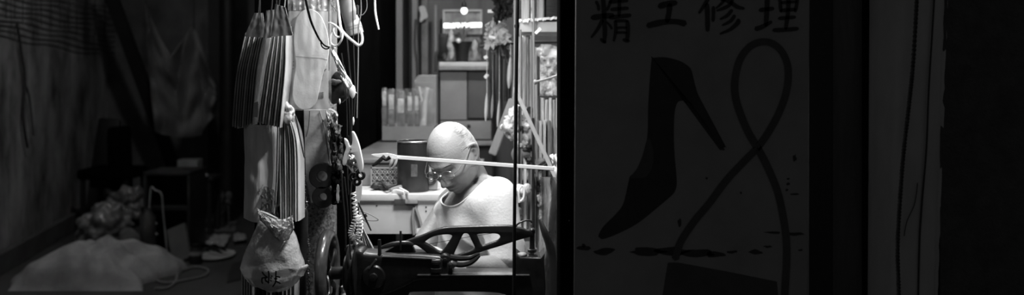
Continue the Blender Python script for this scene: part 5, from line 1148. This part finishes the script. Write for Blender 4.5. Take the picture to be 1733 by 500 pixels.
# hair: thin strands combed back over the sides and crown
random.seed(9)
Hm=MB()
def hs(n,o=.0012): 
    n=n.normalized(); p=head_local(n); return HC+HR@(p+n*o)
for k in range(900):
    s=1 if random.random()<.7 else -1
    lat=random.uniform(-.25,.98); st_a=random.uniform(-.35,.5)+(.45 if lat>.55 else 0)
    if lat>.62 and random.random()<.4: st_a=random.uniform(.0,.6)
    pts=[]; L=random.uniform(.5,1.0); w=random.uniform(-.15,.15)
    for j in range(6):
        t=j/5; a=st_a+L*t; el=lat-.28*t*L+w*t*(1-t)*2
        n=V((s*math.cos(a)*math.cos(el),math.sin(a)*math.cos(el),math.sin(el)))
        pts.append(hs(n,.0003+.0012*math.sin(math.pi*min(1,t+.1))))
    if min((p-hp(.078,.012,0)).length for p in pts)<.026 and lat<.4: continue
    Hm.tube(pts,[.0002,.0005,.0005,.0002],5,2)
part('hair',Hm,m_hair,man,'thin grey hair combed back')
for s in (-1,1):
    Eb=MB(); Eb.tube([hs(V((x/.077,-math.sqrt(max(.01,1-(x/.077)**2-(z/.118)**2)),z/.118)),-.0003) for x,z in [(s*.014,.025),(s*.03,.029),(s*.047,.026)]],.0012,5,3)
    for k in range(16):
        x=s*(.014+.0022*k); z=.026+.003*math.sin(k/15*math.pi); n=V((x/.077,-.9,z/.118)); n.x=x/.077; yy=-math.sqrt(max(.01,1-n.x**2-n.z**2)); n=V((n.x,yy,n.z))
        p=hs(n,.0); q=hs((n+V((s*.06,0,.02))).normalized(),.003); Eb.tube([p,q],[.0012,.0004],5,1)
    part('eyebrow',Eb,M('grey_brow_hair',.15,.6,.3,30),man)
# closed eyelid line
El=MB()
for s in (-1,1):
    El.tube([hp(s*(.031+dx),-.1+.0,z) for dx,z in ((-.012,0),(0,-.003),(.012,0))],.0008,5,4)
El.bm.free()
# glasses
gl=thing('eyeglasses',hp(0,-.11,-.005),'thin metal framed glasses low on the nose of the bent man','glasses')
m_gm=M('bright_thin_metal',.75,.2,.1,30,0,metal=.9)
for s in (-1,1):
    mb=MB(); ring=[hp(s*.031+math.cos(a)*.0235,-.1035+.012*abs(math.cos(a)*.0235+ .031)*1.2/.05*.3,.003+math.sin(a)*.0165) for a in [2*math.pi*i/28 for i in range(28)]]
    mb.tube(ring,.0011,7,1,closed=True); part('frame_rim',mb,m_gm,gl)
    mb=MB(); c=sum(ring,V((0,0,0)))/28
    vs=[mb.bm.verts.new(p) for p in ring]; cv=mb.bm.verts.new(c+HR@V((0,-.002,0)))
    for i in range(28): mb.bm.faces.new((vs[i],vs[(i+1)%28],cv))
    part('lens',mb,M('lens_glass',.9,.03,0,5,0,alpha=.12,spec=1,coat=1),gl)
    mb=MB(); mb.tube([hp(s*.0545,-.098,.004),hp(s*.066,-.085,.008),hp(s*.077,-.04,.016),hp(s*.080,.0,.026),hp(s*.081,.012,.036),hp(s*.082,.032,.022),hp(s*.079,.036,.0)],.0012,7,6); part('temple',mb,m_gm,gl)
mb=MB(); mb.tube([hp(-.0085,-.105,.004),hp(0,-.1095,.007),hp(.0085,-.105,.004)],.0012,7,4); part('bridge',mb,m_gm,gl)
# stool
sl=thing('low_stool',V((PEL.x,PEL.y+.02,0)),'dark wooden stool under the seated man','stool')
mb=MB(); mb.box((PEL.x,PEL.y+.02,.475),(.34,.32,.04),bev=.006); part('seat',mb,m_dark,sl)
for sx in (-.14,.14):
    for sy in (-.12,.14): mb=MB(); mb.bar((PEL.x+sx,PEL.y+sy,0),(PEL.x+sx*.9,PEL.y+sy*.9,.456),.035,.035,.003); part('leg',mb,m_dark,sl)
# ============================================================ LIGHT, CAMERA
def lamp(name,loc,watt,size,label):
    t=thing(name,loc,label,'lamp')
    mb=MB(); mb.lathe((loc[0],loc[1],loc[2]),[(.035,.06),(.04,.05),(.15,-.03),(.152,-.03),(.045,.055),(.04,.065)],32,cap=False); part('lamp_shade',mb,M('white_enamel_shade',.8,.4,.05,6),t)
    mb=MB(); mb.ell((loc[0],loc[1],loc[2]-.0),(.028,.028,.036)); part('bulb',mb,M('glowing_bulb',.9,.4,0,5,0,emit=4),t)
    mb=MB(); mb.tube([(loc[0],loc[1],loc[2]+.06),(loc[0],loc[1],2.99)],.004,6,1); part('cord',mb,m_rubber,t)
    l=bpy.data.lights.new(name,'POINT'); l.energy=watt; l.shadow_soft_size=size; o=bpy.data.objects.new('light_source',l); COL.objects.link(o); o.parent=t; o.location=(0,0,-.05)
    return t
def tube_lamp(name,a,b,watt,label):
    a=V(a); b=V(b); c=(a+b)/2; t=thing(name,c,label,'lamp')
    mb=MB(); mb.bar(a+V((0,0,.04)),b+V((0,0,.04)),.07,.035,.006,up=(0,0,1)); part('housing',mb,m_white,t)
    mb=MB(); mb.tube([a,b],.013,14,1); part('tube',mb,M('lamp_tube_glow',.9,.4,0,5,0,emit=2),t)
    for q in (a,b): mb=MB(); mb.tube([q+V((0,0,.05)),V((q.x,q.y,2.99))],.003,6,1); part('cord',mb,m_rubber,t)
    l=bpy.data.lights.new(name,'AREA'); l.shape='RECTANGLE'; l.size=(b-a).length; l.size_y=.05; l.energy=watt
    o=bpy.data.objects.new('light_source',l); COL.objects.link(o); o.parent=t; o.location=(0,0,-.02); d=(b-a).normalized(); o.rotation_euler=(0,0,math.atan2(d.y,d.x))
tube_lamp('unseen_fluorescent_lamp',(-.20,2.40,1.98),(-.05,2.92,1.98),18,'fluorescent tube lamp hanging over the sewing machine')
tube_lamp('unseen_fluorescent_lamp',(-.42,3.06,2.0),(-.42,3.8,2.0),14,'added unseen tube lamp brightening the left end of the workbench')  # added fill light for the bench and the left side of the man
lamp('added_pendant_lamp',(-.15,4.6,2.5),38,.05,'added unseen pendant lamp brightening the deeper stall')  # added out of view to lift the rear of the stall
lamp('added_pendant_lamp',(-2.3,6.4,3.6),50,.08,'added unseen pendant lamp brightening the dark alley')  # no lamp known here; added to brighten the alley wall and floor
w=bpy.data.worlds.new('night'); SC.world=w; w.use_nodes=True
w.node_tree.nodes['Background'].inputs[0].default_value=(1,1,1,1); w.node_tree.nodes['Background'].inputs[1].default_value=.035
cd=bpy.data.cameras.new('camera'); cam=bpy.data.objects.new('camera',cd); COL.objects.link(cam); SC.camera=cam
cam.location=(0,0,EYE); cam.rotation_euler=(math.pi/2,0,0); cd.lens=35; cd.sensor_width=36; cd.sensor_fit='HORIZONTAL'
cd.shift_y=-(250-HOR)/1733; cd.clip_start=.05; cd.clip_end=50
cd.dof.use_dof=True; cd.dof.focus_distance=2.85; cd.dof.aperture_fstop=2.4
SC.view_settings.view_transform='Standard'; SC.view_settings.look='None'; SC.view_settings.exposure=0; SC.view_settings.gamma=1
SC.view_settings.use_curve_mapping=False
